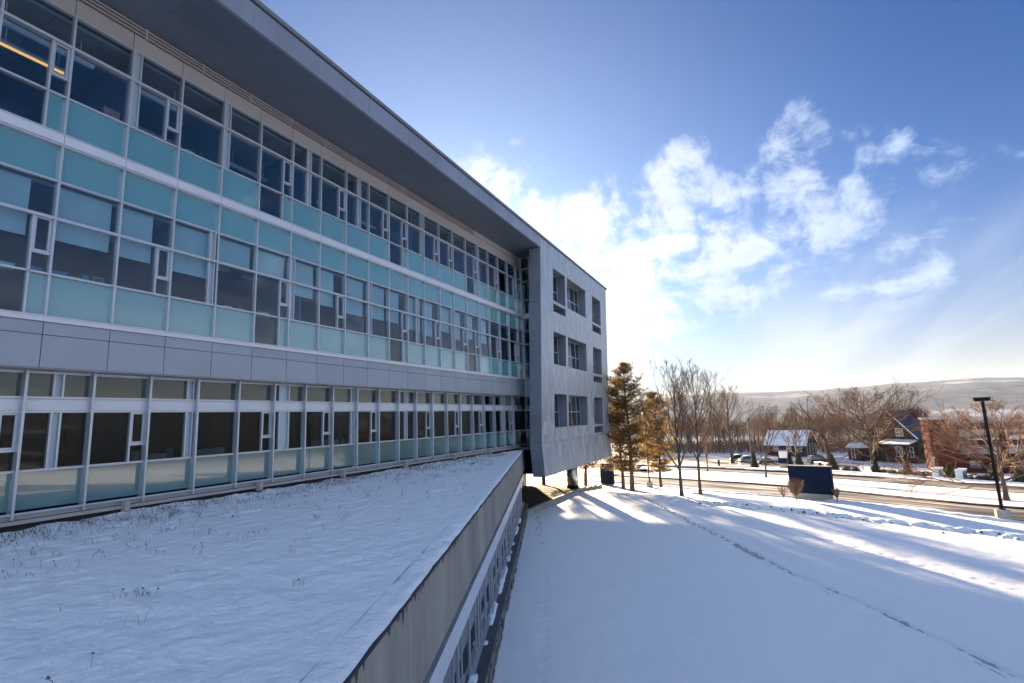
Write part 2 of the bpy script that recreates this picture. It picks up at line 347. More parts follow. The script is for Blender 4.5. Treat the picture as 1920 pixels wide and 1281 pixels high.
# ------------------------------------------------------------------ ground
def zg(X, Y):
    D = X*.990-(Y+16.6)*.139; e = np.clip(D-46, 0, 84)
    return -7.2-.06*e+.24*(1-np.exp(-e/4))*-1
def zgs(x, y): return float(zg(np.float64(x), np.float64(y)))
def build_terrain():
    na = 900; rad = np.concatenate([np.linspace(1, 130, 66), np.geomspace(133, 9000, 92)])
    A = np.linspace(0, 2*math.pi, na, endpoint=False)
    RR, AA = np.meshgrid(rad, A, indexing='ij')
    X = RR*np.cos(AA); Y = RR*np.sin(AA)-16.6; AA = np.mod(AA+math.pi, 2*math.pi)
    Z = zg(X, Y)
    r = RR
    drop = np.clip((r-215)/700, 0, 1); drop = drop*drop*(3-2*drop)
    valley = Z-(105)*drop + 4*fbm(X/160, Y/160)*drop
    hp = 165+60*fbm(AA*2.6+3, AA*0+1.5, 3)*2 + 26*fbm(AA*14, AA*0+9, 4)
    rise = np.clip((r-1700)/3300, 0, 1); rise = rise*rise*(3-2*rise)
    Z = np.where(r > 215, valley+(hp+118)*rise + 46*fbm(X/500, Y/500, 5)*np.clip((r-900)/1500, 0, 1)*(1-.55*rise), Z)
    Z = np.where(r > 5200, Z-(r-5200)*.03, Z)
    Z = Z-.06*(np.abs(X-30) < 27)*(Y > -45)*(Y < 5)
    V = np.stack([X, Y, Z], -1).reshape(-1, 3)
    i = np.arange(len(rad)-1)[:, None]*na; j = np.arange(na)[None, :]; j2 = (j+1) % na
    F = np.stack([i+j, i+na+j, i+na+j2, i+j2], -1).reshape(-1, 4)
    m = snow('snow_terrain', b1=.12, s1=2.0); t = m.node_tree; b = t.nodes['Principled BSDF']
    g = nd(t, 'ShaderNodeNewGeometry'); ln = nd(t, 'ShaderNodeVectorMath', operation='LENGTH'); lk(t, g.outputs['Position'], ln.inputs[0])
    far = nd(t, 'ShaderNodeMapRange', i_1=190.0, i_2=300.0); lk(t, ln.outputs['Value'], far.inputs[0])
    mp = nd(t, 'ShaderNodeMapping'); mp.inputs['Scale'].default_value = (.0016, .0016, .012); lk(t, g.outputs['Position'], mp.inputs[0])
    n = nd(t, 'ShaderNodeTexNoise', i_Scale=1.0, i_Detail=7.0, i_Roughness=.62); lk(t, mp.outputs[0], n.inputs['Vector'])
    rp = nd(t, 'ShaderNodeMapRange', i_1=.40, i_2=.60); lk(t, n.outputs[0], rp.inputs[0])
    n5 = nd(t, 'ShaderNodeTexNoise', i_Scale=.012, i_Detail=8.0, i_Roughness=.75); lk(t, g.outputs['Position'], n5.inputs['Vector'])
    wd = nd(t, 'ShaderNodeMix', data_type='RGBA'); wd.inputs[6].default_value = (.022, .020, .024, 1); wd.inputs[7].default_value = (.115, .10, .10, 1); n5r = nd(t, 'ShaderNodeMapRange', i_1=.38, i_2=.62); lk(t, n5.outputs[0], n5r.inputs[0]); lk(t, n5r.outputs[0], wd.inputs[0])
    woods = nd(t, 'ShaderNodeMix', data_type='RGBA'); lk(t, wd.outputs[2], woods.inputs[6]); woods.inputs[7].default_value = (.42, .43, .46, 1)
    rp2 = nd(t, 'ShaderNodeMapRange', i_1=.58, i_2=.66); lk(t, n.outputs[0], rp2.inputs[0]); lk(t, rp2.outputs[0], woods.inputs[0])
    mx = nd(t, 'ShaderNodeMix', data_type='RGBA'); lk(t, far.outputs[0], mx.inputs[0]); mx.inputs[6].default_value = (.86, .88, .91, 1); lk(t, woods.outputs[2], mx.inputs[7])
    lk(t, mx.outputs[2], b.inputs['Base Color'])
    o = npmesh('snowy_terrain', V, F, m); tag(o, 'snow covered ground falling away to wooded hills on the horizon', 'ground', kind='structure')
build_terrain()

TRACK = [(49.5, -3.3), (47.2, -5.6), (42.2, -8.4), (37.9, -10.6), (34.4, -12.6), (30.1, -14.9), (26.7, -16.7), (24.6, -18.2), (22.7, -19.4), (21, -20.4), (19.7, -21.2), (18.6, -21.8), (14, -25)]
TRACK2 = [(36.8, -14.5), (34.8, -16.5), (33.5, -19), (31.3, -21), (29, -22.6), (27.9, -23.8), (26.7, -24.6), (20, -30)]
DITCH = [(44.9, -9.6), (43.8, -12.2), (43.1, -14.5), (42.3, -16.6), (41.3, -19.2), (40.2, -20.9), (39.3, -22.2)]
DITCH2 = [(39, -23.3), (38.4, -24.6), (37.7, -25.8), (36.7, -27.8), (35.5, -30)]
def lawn_height(X, Y):
    Z = zg(X, Y) + .10*fbm(X/6, Y/6) + .025*fbm(X*1.1, Y*1.1, 3)
    wind = fbm((X*.83+Y*.56)*.9, (X*-.56+Y*.83)*3.2, 3); Z = Z+.018*wind
    d, a = pdist(X, Y, TRACK); w = .13+.05*np.sin(a*2.1)+.05*fbm(a*3, a*0+2); off = .6+.4*np.sign(np.sin(a*7.5))
    depth = np.where(a > 21, .15, .12)
    Z = Z-depth*np.exp(-(d/(w+.09*(a > 21)))**2)*np.where(a > 24, .8+.2*off, off*.9)
    Z = Z+.03*np.exp(-((d-.28)/.1)**2)*np.where(a > 20, 1, .3)
    d, a = pdist(X, Y, TRACK2); Z = Z-.06*np.exp(-(d/.15)**2)*(.7+.3*np.sin(a*9))
    for D in (DITCH, DITCH2):
        d, a = pdist(X, Y, D); L = a.max(); e = np.exp(-(d/.95)**2)
        Z = Z-.34*e + e*.75*fbm(X*2.1, Y*2.1, 4); d2, _ = pdist(X-.95, Y-.6, D); Z = Z+.26*np.exp(-(d2/.6)**2)*(1+fbm(X*.7, Y*.7))
    # small prints beside the podium wall
    d, a = pdist(X, Y, [(12, -11.1), (22, -6.95), (30, -3.6)])
    Z = Z-.045*np.exp(-(d/.09)**2)*(np.sin(a*9) > .55)
    return Z
def build_lawn():
    xs = np.arange(3, 57.01, .105); ys = np.arange(-44, 4.01, .105)
    X, Y = np.meshgrid(xs, ys, indexing='ij'); Z = lawn_height(X, Y)+.012
    edge = np.minimum(np.minimum(X-3, 57-X), np.minimum(Y+44, 4-Y)); Z = Z-.16*np.clip(1-edge/1.2, 0, 1)**2
    # lower under the near road
    o = npmesh('snow_lawn', np.stack([X, Y, Z], -1).reshape(-1, 3), grid_faces(len(xs), len(ys)), M['snow'])
    tag(o, 'smooth snow covered lawn crossed by a line of footprints', 'snow', kind='structure')
build_lawn()

# roads --------------------------------------------------------------
RA = [(62, 42), (65, 16), (65.8, 2.5), (63.5, -4), (60, -8), (55.8, -12), (53.4, -16.2), (51.6, -20.6), (47.6, -23.8), (43.8, -26.8), (41.2, -30.5), (30, -46), (10, -74)]
RB = [(76, 42), (78, 16), (78, 6), (75.6, .8), (72.5, -5.7), (70.3, -9.7), (68, -14), (65, -18), (61.5, -21.4), (57, -25), (52.2, -28.6), (48, -32.2), (36, -48), (17, -78)]
RC = [(120, 34), (109, 14), (104, 2.8), (102.5, -2.8), (97.5, -9.6), (92.5, -15), (88.5, -20.1), (84, -24.2), (78.5, -28.4), (71.5, -33.4), (64.4, -38.7), (50, -53), (28, -84)]
RD = [(129, 30), (117, 11), (111.5, 1), (108, -6.8), (103, -12.2), (97, -18.9), (91, -24.6), (85.5, -29.5), (77.5, -34.8), (70, -40), (55, -57), (33, -88)]
def resample(p, n):
    p = np.array(p, float); s = np.r_[0, np.cumsum(np.hypot(*np.diff(p, axis=0).T))]; t = np.linspace(0, s[-1], n)
    # smooth by Catmull-like averaging of dense samples
    q = np.stack([np.interp(t, s, p[:, 0]), np.interp(t, s, p[:, 1])], -1)
    for _ in range(int(n*.02)+1): q[1:-1] = (q[:-2]+2*q[1:-1]+q[2:])/4
    return q
def road_mat(name, a, b, c):
    m = bpy.data.materials.new(name); m.use_nodes = True; t = m.node_tree; p = t.nodes['Principled BSDF']
    uvn = nd(t, 'ShaderNodeUVMap'); mp = nd(t, 'ShaderNodeMapping'); mp.inputs['Scale'].default_value = (1.6, 14.0, 1); lk(t, uvn.outputs[0], mp.inputs[0])
    n = nd(t, 'ShaderNodeTexNoise', i_Scale=.6, i_Detail=7.0, i_Roughness=.6, i_Distortion=.2); lk(t, mp.outputs[0], n.inputs['Vector'])
    cr_ = nd(t, 'ShaderNodeValToRGB'); e = cr_.color_ramp.elements; e[0].position = .40; e[0].color = (*a, 1); e[1].position = .62; e[1].color = (*c, 1); k = e.new(.52); k.color = (*b, 1)
    lk(t, n.outputs[0], cr_.inputs[0]); lk(t, cr_.outputs[0], p.inputs['Base Color'])
    rr = nd(t, 'ShaderNodeMapRange', i_1=.4, i_2=.6, i_3=.32, i_4=.8); lk(t, n.outputs[0], rr.inputs[0]); lk(t, rr.outputs[0], p.inputs['Roughness'])
    g = nd(t, 'ShaderNodeNewGeometry'); n2 = nd(t, 'ShaderNodeTexNoise', i_Scale=5.0, i_Detail=4.0); lk(t, g.outputs['Position'], n2.inputs['Vector'])
    bp = nd(t, 'ShaderNodeBump', i_Strength=.3, i_Distance=.03); lk(t, n2.outputs[0], bp.inputs['Height']); lk(t, bp.outputs[0], p.inputs['Normal'])
    return m
def strip(name, A, B, mt, n=160, k=14, lift=.05, wob=.25, **kw):
    a = resample(A, n); b = resample(B, n); w = np.linspace(0, 1, k)
    P = a[:, None, :]*(1-w)[None, :, None]+b[:, None, :]*w[None, :, None]
    nz = fbm(np.arange(n)*.35, np.zeros(n)+3.3)[:, None]*wob
    dv = (b-a)/np.linalg.norm(b-a, axis=1)[:, None]
    P[:, 0, :] += dv*nz*2; P[:, -1, :] += dv*nz[::-1]*2
    Z = zg(P[..., 0], P[..., 1])+lift
    V = np.concatenate([P, Z[..., None]], -1).reshape(-1, 3)
    s = np.r_[0, np.cumsum(np.linalg.norm(np.diff(a, axis=0), axis=1))]
    uv = np.stack([np.repeat(s/10, k), np.tile(w, n)], -1)
    o = npmesh(name, V, grid_faces(n, k), mt, uv=uv); tag(o, kind='structure', **kw); return o
M['road'] = road_mat('wet_slushy_road', (.042, .038, .035), (.105, .094, .085), (.40, .375, .35))
M['lot'] = road_mat('packed_snow_road', (.26, .22, .19), (.46, .41, .37), (.70, .66, .63))
strip('road', RA, RB, M['road'], lift=.07, label='near slushy road with brown wet wheel tracks', cat='road')
strip('road', RC, RD, M['road'], lift=.07, label='far road curving behind the snowy island', cat='road')
strip('road', [(84, 36), (84, 14), (95, 9.5), (112, 12), (150, 30)], [(77.5, 36), (79.5, 7), (97, .5), (118, 2), (160, 14)], M['lot'], lift=.09, wob=.4, label='pale snow packed side road joining from the left', cat='road')
strip('parking_lot', [(117, 12), (118, -3), (122, -13), (124, -22), (122, -30)], [(158, 40), (160, 10), (155, -8), (146, -24), (136, -34)], M['lot'], lift=.06, label='snow packed car park beyond the far road', cat='car park')
def ridge(name, P, h, w, mt, n=200, lift=0, rough=.25, **kw):
    a = resample(P, n); t = np.gradient(a, axis=0); t /= np.linalg.norm(t, axis=1)[:, None]; nr = np.stack([-t[:, 1], t[:, 0]], -1)
    prof = np.array([(-1, -.25), (-.85, .55), (-.45, .95), (.1, 1), (.6, .7), (1, -.25)]); k = len(prof)
    hh = h*(1+rough*3*fbm(np.arange(n)*.6, np.zeros(n)+h*99)); ww = w*(1+rough*2*fbm(np.arange(n)*.4, np.zeros(n)+h*55))
    Pn = a[:, None, :]+nr[:, None, :]*(prof[None, :, 0]*ww[:, None]/2)[..., None]
    Z = zg(Pn[..., 0], Pn[..., 1])+lift+prof[None, :, 1]*hh[:, None]+.06*rough*4*fbm(Pn[..., 0]*2, Pn[..., 1]*2)
    o = npmesh(name, np.concatenate([Pn, Z[..., None]], -1).reshape(-1, 3), grid_faces(n, k), mt); tag(o, **kw); return o
def offs(P, d):
    a = resample(P, 60); t = np.gradient(a, axis=0); t /= np.linalg.norm(t, axis=1)[:, None]; return [tuple(x) for x in a+np.stack([-t[:, 1], t[:, 0]], -1)*d]
M['kerb'] = geo_coords(mat('wet_dark_kerb', (.035, .033, .034), .5, vary=.4, vscale=1.2))
ridge('kerb', RB[2:], .20, .30, M['kerb'], rough=.1, lift=.03, label='dark wet kerb edging the snowy island on the near road side', cat='kerb', kind='structure')
ridge('kerb', RD[1:], .30, .45, M['kerb'], rough=.1, lift=.03, label='dark wet kerb along the outer side of the far road', cat='kerb', kind='structure')
ridge('snow_bank', offs(RD[1:], 1.0), .45, 1.6, M['snow'], rough=.3, label='ploughed snow bank behind the dark kerb of the far road', cat='snow bank', kind='structure')
ridge('snow_bank', offs(RA[2:], -.5), .16, .9, M['snow'], rough=.4, label='low ploughed snow ridge along the lawn side of the near road', cat='snow bank', kind='structure')
ridge('snow_bank', offs(RB[8:], .55), .22, .7, M['snow'], rough=.3, label='snow ridge on top of the island kerb facing the near road', cat='snow bank', kind='structure')
ridge('snow_bank', [(92, 4.6), (97, 6.5), (102, 8)], .5, 4.5, M['snow'], n=40, rough=.2, label='small low snow heap where the side road meets the near road', cat='snow bank', kind='structure')
def clumps(name, paths, n, spread, seed, label, cat, smin=.05, smax=.16):
    rg = np.random.RandomState(seed); mb = MB()
    for P in paths:
        a = resample(P, 200)
        for i in range(n):
            x, y = a[rg.randint(len(a))]+rg.randn(2)*spread; s = rg.uniform(smin, smax)
            z = float(lawn_height(np.array([[x]]), np.array([[y]]))[0, 0])
            k = 5; an = rg.rand()*6; pts = [(x+s*math.cos(an+j*1.2566)*rg.uniform(.6, 1.2), y+s*math.sin(an+j*1.2566)*rg.uniform(.6, 1.2), z-.02) for j in range(k)]
            b0 = len(mb.v); mb.v += pts+[(x, y, z+s*rg.uniform(.4, .9))]
            for j in range(k): mb.f.append((b0+j, b0+(j+1) % k, b0+k))
    return tag(mb.build(name, M['clump']), label, cat, kind='stuff')
clumps('grass_tufts', [[(37.4, .55), (41, .35)], [(47, .4), (53, .2)], [(36.5, -.2), (33, -1.9), (28, -4)]], 60, .16, 7, 'dark grass tips poking through snow along the kerb of the mulch bed', 'grass', .03, .09)
clumps('frozen_clods', [DITCH, DITCH, DITCH2], 55, .38, 3, 'dark frozen clods and grass poking through the churned snow of the ditch', 'clods')

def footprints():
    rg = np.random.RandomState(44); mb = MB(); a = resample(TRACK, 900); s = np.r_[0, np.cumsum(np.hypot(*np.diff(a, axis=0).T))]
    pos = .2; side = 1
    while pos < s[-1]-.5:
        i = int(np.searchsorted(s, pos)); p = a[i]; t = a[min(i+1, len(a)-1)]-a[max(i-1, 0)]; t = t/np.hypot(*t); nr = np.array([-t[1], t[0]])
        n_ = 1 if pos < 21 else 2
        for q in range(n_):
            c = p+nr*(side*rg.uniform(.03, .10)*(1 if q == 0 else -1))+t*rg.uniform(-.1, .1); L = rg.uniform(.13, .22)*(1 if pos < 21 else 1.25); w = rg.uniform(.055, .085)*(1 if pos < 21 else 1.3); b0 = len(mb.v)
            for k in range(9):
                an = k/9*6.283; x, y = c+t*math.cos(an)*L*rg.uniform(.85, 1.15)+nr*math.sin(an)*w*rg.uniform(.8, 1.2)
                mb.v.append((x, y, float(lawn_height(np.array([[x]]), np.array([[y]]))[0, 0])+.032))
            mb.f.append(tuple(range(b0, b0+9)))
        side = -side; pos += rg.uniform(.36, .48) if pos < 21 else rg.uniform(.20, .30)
    tag(mb.build('footprints', mat('packed_shaded_snow', (.40, .43, .48), .5)), 'line of footprints trodden across the snowy lawn with shade painted into them', 'footprints', kind='stuff')  # packed prints; the trough's shade is put into their darker colour
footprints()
# ------------------------------------------------------------------ office building
X0, BW = 6.144, 1.5
KL, KR = -5, 19                     # mullions KL..KR, last bay ends at XE
XE = 35.6
def XK(k): return X0+BW*k
OB = empty('office_building', (16, 2, -7.2), label='long grey office building with teal glass facade, deep roof overhang and metal clad end', cat='building')
def B(name, x0, x1, y0, y1, z0, z1, m, parent=OB): return bx(name, x0, x1, y0, y1, z0, z1, m, parent, OB.location)
def BP(mb, name, m, **kw):
    o = mb.build(name, m, OB, **kw); o.location = -OB.location; return o
def edges(k): return XK(k), (XK(k+1) if k < KR else XE)
h0, h1, h2, hg, h3, h4, h5, h6, h6t, h7, h8, h9, h10 = 1.80, 2.65, 2.99, 3.15, 4.26, 5.80, 6.85, 7.87, 8.22, 9.32, 10.86, 11.88, 12.86
XL = XK(KL)
CAS = {}
def casement(x0, x1, y, z0, z1, gm):
    w, h = x1-x0, z1-z0; key = (round(w, 3), round(h, 3), gm.name)
    if key not in CAS:
        f = .055; mb = MB(); mb.box(0, f, -.03, .05, 0, h).box(w-f, w, -.03, .05, 0, h).box(f, w-f, -.03, .05, 0, f).box(f, w-f, -.03, .05, h-f, h)
        CAS[key] = (mb.mesh('casement_frame', M['alu']), MB().box(f, w-f, .0, .012, f, h-f).mesh('casement_pane', gm))
    fr, pn = CAS[key]
    o = link('casement_window', fr, OB, Vector((x0, y, z0))-OB.location); link('pane', pn, o)
MW = .055
def mull(name, x, y, z0, z1, w=MW, d=.13, m=None): B(name, x-w/2, x+w/2, y-d, y+.03, z0, z1, m or M['alu'])
def storey(Y, zs, zm, zv, zt, pattern, tealm, gm, blinds, sid):
    """rows: zs..zm spandrel, zm..zv vision, zv..zt clerestory"""
    for k in range(KL, KR+1):
        xa, xb = edges(k); xa += MW/2; xb -= MW/2; w = xb-xa
        p = pattern(k); cas = 'c' in p; full = 'f' in p
        segs = [(xa, xb)]                          # glass segments of the vision row
        cx = xb
        if cas:
            cx = xb-.40
            casement(cx+.03, xb-.005, Y-.02, zm+.56, zv-.03, gm)
            B('window_pane', cx+.03, xb, Y, Y+.012, zm+.03, zm+.53, gm); B('rail', cx, xb, Y-.08, Y+.02, zm+.50, zm+.555, M['alu'])
            mull('casement_post', cx, Y, (zs if full else zm), zv, .05, .10)
        pale = None
        if 'l' in p: pale = (xa+.04, xa+.22)
        if 'm' in p: pale = (xa+w*.50, xa+w*.64)
        if 'w' in p: pale = (xa+w*.22, xa+w*.55)
        if 'r' in p: pale = (xb-.24, xb-.06)
        top = cx-.025 if cas else xb
        if pale:
            for (za, zb) in ((zm, zv), (zv, zt)):
                B('filler_panel', pale[0], pale[1], Y-.01, Y+.05, za+.03, zb-.03, M['filler'])
                for q in pale: mull('filler_post', q, Y, za, zb, .04, .09)
            if pale[0]-xa > .12: B('window_pane', xa, pale[0]-.02, Y, Y+.012, zm+.03, zv-.03, gm); B('window_pane', xa, pale[0]-.02, Y, Y+.012, zv+.03, zt-.03, gm)
            if top-pale[1] > .12: B('window_pane', pale[1]+.02, top, Y, Y+.012, zm+.03, zv-.03, gm)
            if xb-pale[1] > .12: B('window_pane', pale[1]+.02, xb, Y, Y+.012, zv+.03, zt-.03, gm)
        else:
            B('window_pane', xa, top, Y, Y+.012, zm+.03, zv-.03, gm); B('window_pane', xa, xb, Y, Y+.012, zv+.03, zt-.03, gm)
        if full:
            B('window_pane', xa, cx-.025, Y, Y+.012, zs+.02, zm-.03, gm)
            B('spandrel_pane', cx+.025, xb, Y-.004, Y+.03, zs+.02, zm-.03, tealm)
        else:
            B('spandrel_pane', xa, xb, Y-.004, Y+.03, zs+.02, zm-.03, tealm)
        b = blinds(k)
        if b:
            z1 = zt-.08; z0 = zv-(zv-zm)*b
            B('roller_blind', xa+.02, (cx-.06 if cas else xb-.1), Y+.14, Y+.15, z0, z1, M['blind'])
def pat3(k): return {-1: 'cf', 0: '', 1: 'lc', 2: '', 3: 'l', 4: 'cf', 5: 'm', 6: 'c', 7: 'm', 8: 'c', 9: 'cf', 10: 'r', 11: 'c', 12: 'c', 13: '', 14: 'cf', 15: 'l', 16: 'c', 17: '', 18: 'c', 19: ''}.get(k, ['c', '', 'l', ''][k % 4])
def pat2(k): return {-1: 'cf', 0: '', 1: 'c', 2: 'r', 3: '', 4: 'cf', 5: 'l', 6: 'c', 7: '', 8: 'l', 9: 'cf', 10: 'm', 11: 'c', 12: 'r', 13: 'c', 14: 'cf', 15: 'l', 16: 'c', 17: '', 18: 'c', 19: ''}.get(k, ['c', '', 'r', ''][k % 4])
def pat1(k): return {-1: 'c', 0: 'm', 1: 'c', 2: 'r', 3: '', 4: 'c', 5: 'w', 6: 'c', 7: 'r', 8: 'c', 9: '', 10: 'm', 11: 'c', 12: 'l', 13: 'c', 14: 'l', 15: 'c', 16: '', 17: 'r', 18: 'c', 19: ''}.get(k, ['c', 'm', 'r', ''][k % 4])
def bl2(k): return {-1: .38, 0: .34, 1: .36, 2: .40, 3: .0, 4: 0, 5: .28, 6: .38, 7: .45, 8: .42, 9: .40, 10: .5, 11: .6, 12: .3, 13: .5, 15: .4}.get(k, .0 if k > 15 else .35)
storey(0, h6t, h7, h8, h9, pat3, M['teal'], M['glass'], lambda k: 0, 3)
storey(0, hg, h3, h4, h5, pat2, M['teal'], M['glass'], bl2, 2)
for k in (3, 4): B('roller_blind', XK(k)+.05, XK(k+1)-.1, .14, .15, h4+.02, h5-.08, M['blind'])
# the spandrel row above the second floor windows
for k in range(KL, KR+1):
    xa, xb = edges(k); B('spandrel_pane', xa+MW/2, xb-MW/2, -.004, .03, h5+.03, h6-.02, M['teal'])
# ground-level storey, set back
Y1 = .75
storey(Y1, -1.84, -.82, .70, 1.74, pat1, M['teal1'], M['glass1'], lambda k: 0, 1) if False else None
def lower():
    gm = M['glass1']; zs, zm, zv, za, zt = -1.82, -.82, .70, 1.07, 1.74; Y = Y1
    for k in range(KL, KR+1):
        xa, xb = edges(k); xa += MW/2; xb -= MW/2; w = xb-xa; p = pat1(k); cas = 'c' in p; cx = xb
        if cas:
            cx = xb-.40; casement(cx+.03, xb-.005, Y-.02, zm+.56, zv-.03, gm)
            B('window_pane', cx+.03, xb, Y, Y+.012, zm+.03, zm+.53, gm); B('rail', cx, xb, Y-.08, Y+.02, zm+.50, zm+.555, M['alu'])
            mull('casement_post', cx, Y, zm, zv, .05, .10)
        pale = {'l': (xa+.04, xa+.24), 'm': (xa+w*.42, xa+w*.56), 'w': (xa+w*.20, xa+w*.52), 'r': (xb-.26, xb-.06)}.get(p[:1] if p else '')
        top = cx-.025 if cas else xb
        for (z0, z1, tp) in ((zm, zv, top), (za, zt, xb)):
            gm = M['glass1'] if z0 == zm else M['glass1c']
            if pale:
                B('filler_panel', pale[0], pale[1], Y-.01, Y+.05, z0+.03, z1-.03, M['filler'])
                for q in pale: mull('filler_post', q, Y, z0, z1, .045, .10)
                if pale[0]-xa > .12: B('window_pane', xa, pale[0]-.02, Y, Y+.012, z0+.03, z1-.03, gm)
                if tp-pale[1] > .12: B('window_pane', pale[1]+.02, tp, Y, Y+.012, z0+.03, z1-.03, gm)
            else: B('window_pane', xa, tp, Y, Y+.012, z0+.03, z1-.03, gm)
        gm = M['glass1']
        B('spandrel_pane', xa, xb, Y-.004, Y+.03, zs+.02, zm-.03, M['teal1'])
        B('band_panel', xa, xb, Y-.05, Y+.04, zv+.035, za-.035, M['band'])
        mull('mullion', XK(k), Y, -2.0, zt+.05, .06, .24)
        B('head_panel', XK(k)+.02, (XK(k+1) if k < KR else XE)-.02, Y-.06, Y-.02, zt+.02, h0+.02, M['louver'])
    for z in (zm, zv, za, zt): B('rail', XL, XE, Y-.10, Y+.02, z-.03, z+.03, M['alu'])
    B('sill_pipe', XL, XE, Y-.20, Y-.13, -1.90, -1.845, M['alu'])
    B('base_flashing', XL, XE, Y-.12, Y+.02, -2.02, -1.90, M['louver']); B('base_flashing', XL, XE, Y-.19, Y-.10, -2.13, -2.035, M['louver'])
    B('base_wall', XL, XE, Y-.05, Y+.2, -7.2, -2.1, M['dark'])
    for x in (8.65, 13.05, 17.2, 21.6, 26.2, 30.6): B('drain_outlet', x-.07, x+.07, Y-.40, Y-.19, -2.22, -1.90, M['louver'])
lower()
# mullions and rails of the upper wall
for k in range(KL, KR+1):
    for (a, b) in ((hg, h6-.01), (h6t+.01, h9)): mull('mullion', XK(k), 0, a, b)
mull('corner_post', XE, 0, h0, h10, .09, .12)
for z in (h3, h5, h7): B('rail', XL, XE, -.10, .02, z-.028, z+.028, M['alu'])
for z in (h4, h8): B('rail', XL, XE, -.15, .02, z-.05, z+.03, M['alu'])
B('rail', XL, XE, -.10, .02, h9-.03, h9+.02, M['alu'])
for k in range(KL, KR+1):
    xa, xb = edges(k)
    B('band_panel', xa+.006, xb-.006, -.16, .03, h6+.045, h6t-.05, M['band'])
    B('metal_panel', xa+.009, xb-.009, -.06, .0, h0, h1-.009, M['panel']); B('metal_panel', xa+.009, xb-.009, -.06, .0, h1+.009, h2-.012, M['panel'])
    B('head_panel', xa+.009, xb-.009, -.03, .02, h9+.03, 12.46, M['toppanel'])
for (za, zb) in ((h6-.02, h6+.035), (h6t-.04, h6t+.01)): B('rail', XL, XE, -.15, .02, za, zb, M['alu'])
B('light_strip', XL, XE, -.11, .03, h2, hg-.05, M['strip']); B('rail', XL, XE, -.09, .02, hg-.045, hg+.01, M['alu'])
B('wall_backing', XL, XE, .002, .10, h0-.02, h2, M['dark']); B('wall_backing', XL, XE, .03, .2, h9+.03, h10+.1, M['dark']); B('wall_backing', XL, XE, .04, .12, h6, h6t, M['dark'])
B('overhang_soffit', XL, XE, 0.0, Y1+.05, h0-.03, h0-.005, M['louver'])
# louvres under the roof
x = XL
i = 0
while x < XE-1.6:
    L = 1.86
    f = B('louver', x, x+.05, -.07, .02, 12.48, h10-.02, M['louver'])
    B('louver', x+L-.05, x+L, -.07, .02, 12.48, h10-.02, M['louver']) if False else None
    if x < 27:
        for z in (12.52, 12.64, 12.76): B('louver_slat', x+.05, x+L, -.06, .02, z, z+.045, M['louver'])
    else: B('head_panel', x+.05, x+L, -.035, .02, 12.49, h10-.02, M['toppanel'])
    x += L; i += 1
B('head_panel', x, XE, -.035, .02, 12.49, h10-.02, M['toppanel'])
# interior
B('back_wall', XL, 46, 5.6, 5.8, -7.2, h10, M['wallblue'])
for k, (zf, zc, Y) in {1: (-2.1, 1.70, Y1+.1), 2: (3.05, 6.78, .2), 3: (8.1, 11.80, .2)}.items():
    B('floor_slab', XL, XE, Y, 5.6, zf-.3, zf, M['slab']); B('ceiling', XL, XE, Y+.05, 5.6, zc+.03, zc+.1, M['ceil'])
    cm = MB()
    xx = XL
    while xx < XE-1.2:
        for yy in np.arange(Y+.06, 5.0, .62): cm.box(xx+.012, xx+1.2-.012, yy, yy+.60, zc, zc+.025)
        xx += 1.2
    tag(BP(cm, 'ceiling_tiles', M['ceil']), kind='stuff')
    for kk in range(KL+1, KR+1, 1):
        if kk in {3: (1, 3, 5, 7, 10, 13, 15, 17, -2), 2: (-2, 2, 5, 8, 10, 12, 15, 18), 1: (0, 2, 5, 7, 10, 12, 14, 17, -3)}[k]:
            xx = XK(kk)+.12 if kk not in (5, 7, 10) else XK(kk)+.9
            B('partition_wall', xx-.06, xx+.06, Y+.12, 5.6, zf, zc+.02, M['wall'])
for (a, b) in ((h5+.02, hg+5.0), (h7-.05, h6t)): pass
B('spandrel_backing', XL, XE, .06, .2, h5+.03, h6, M['dark']);
B('end_wall', XL-.3, XL, 0, 5.8, -7.2, h10+1, M['panel']); B('roof_slab', XL, 53, .1, 15, h10+.1, 13.7, M['dark'])
# ------------------------------------------------------------------ roof overhang and end block
TA = R(1.2); ux, uy = math.cos(TA), math.sin(TA)
AX, AY, AZ = 33.95, -2.56, 12.82            # near top corner of the end block
LEAN = -.0427                               # the wall leans in towards its foot
def wall(s, z, o=0.0):                      # point on the end-block wall; o = outward
    dy = (z-AZ)*LEAN if z > -1.76 else (-1.76-AZ)*LEAN + (z+1.76)*.056
    return Vector((AX+s*ux+o*uy, AY+s*uy+dy*1.0-o*ux, z))
SR = 18.9
def wall_s(s, z): # right edge drifts a little with height
    return s + (.2 if s > SR-.01 and z > 10 else 0)
# fascia: continuous with the end-block plane
def fas(x, z, o=0): s = (x-AX)/ux; return wall(s, z, o)
n = 13; xs = [XL+(AX-XL)*i/n for i in range(n+1)]
for i in range(n):
    a, b = xs[i]+.006, xs[i+1]-.006; mb = MB()
    mb.hexa([fas(a, AZ, 0), fas(b, AZ, 0), fas(b, AZ, -.12), fas(a, AZ, -.12), fas(a, 13.62, 0), fas(b, 13.62, 0), fas(b, 13.62, -.12), fas(a, 13.62, -.12)])
    BP(mb, 'fascia_panel', M['fascia'], fixn=True)
mb = MB(); mb.hexa([fas(XL, 13.69, .05), fas(53.3, 13.69, .05), fas(53.3, 13.69, -.5), fas(XL, 13.69, -.5), fas(XL, 13.84, .05), fas(53.3, 13.84, .05), fas(53.3, 13.84, -.5), fas(XL, 13.84, -.5)])
BP(mb, 'roof_edge', M['cap'], fixn=True)
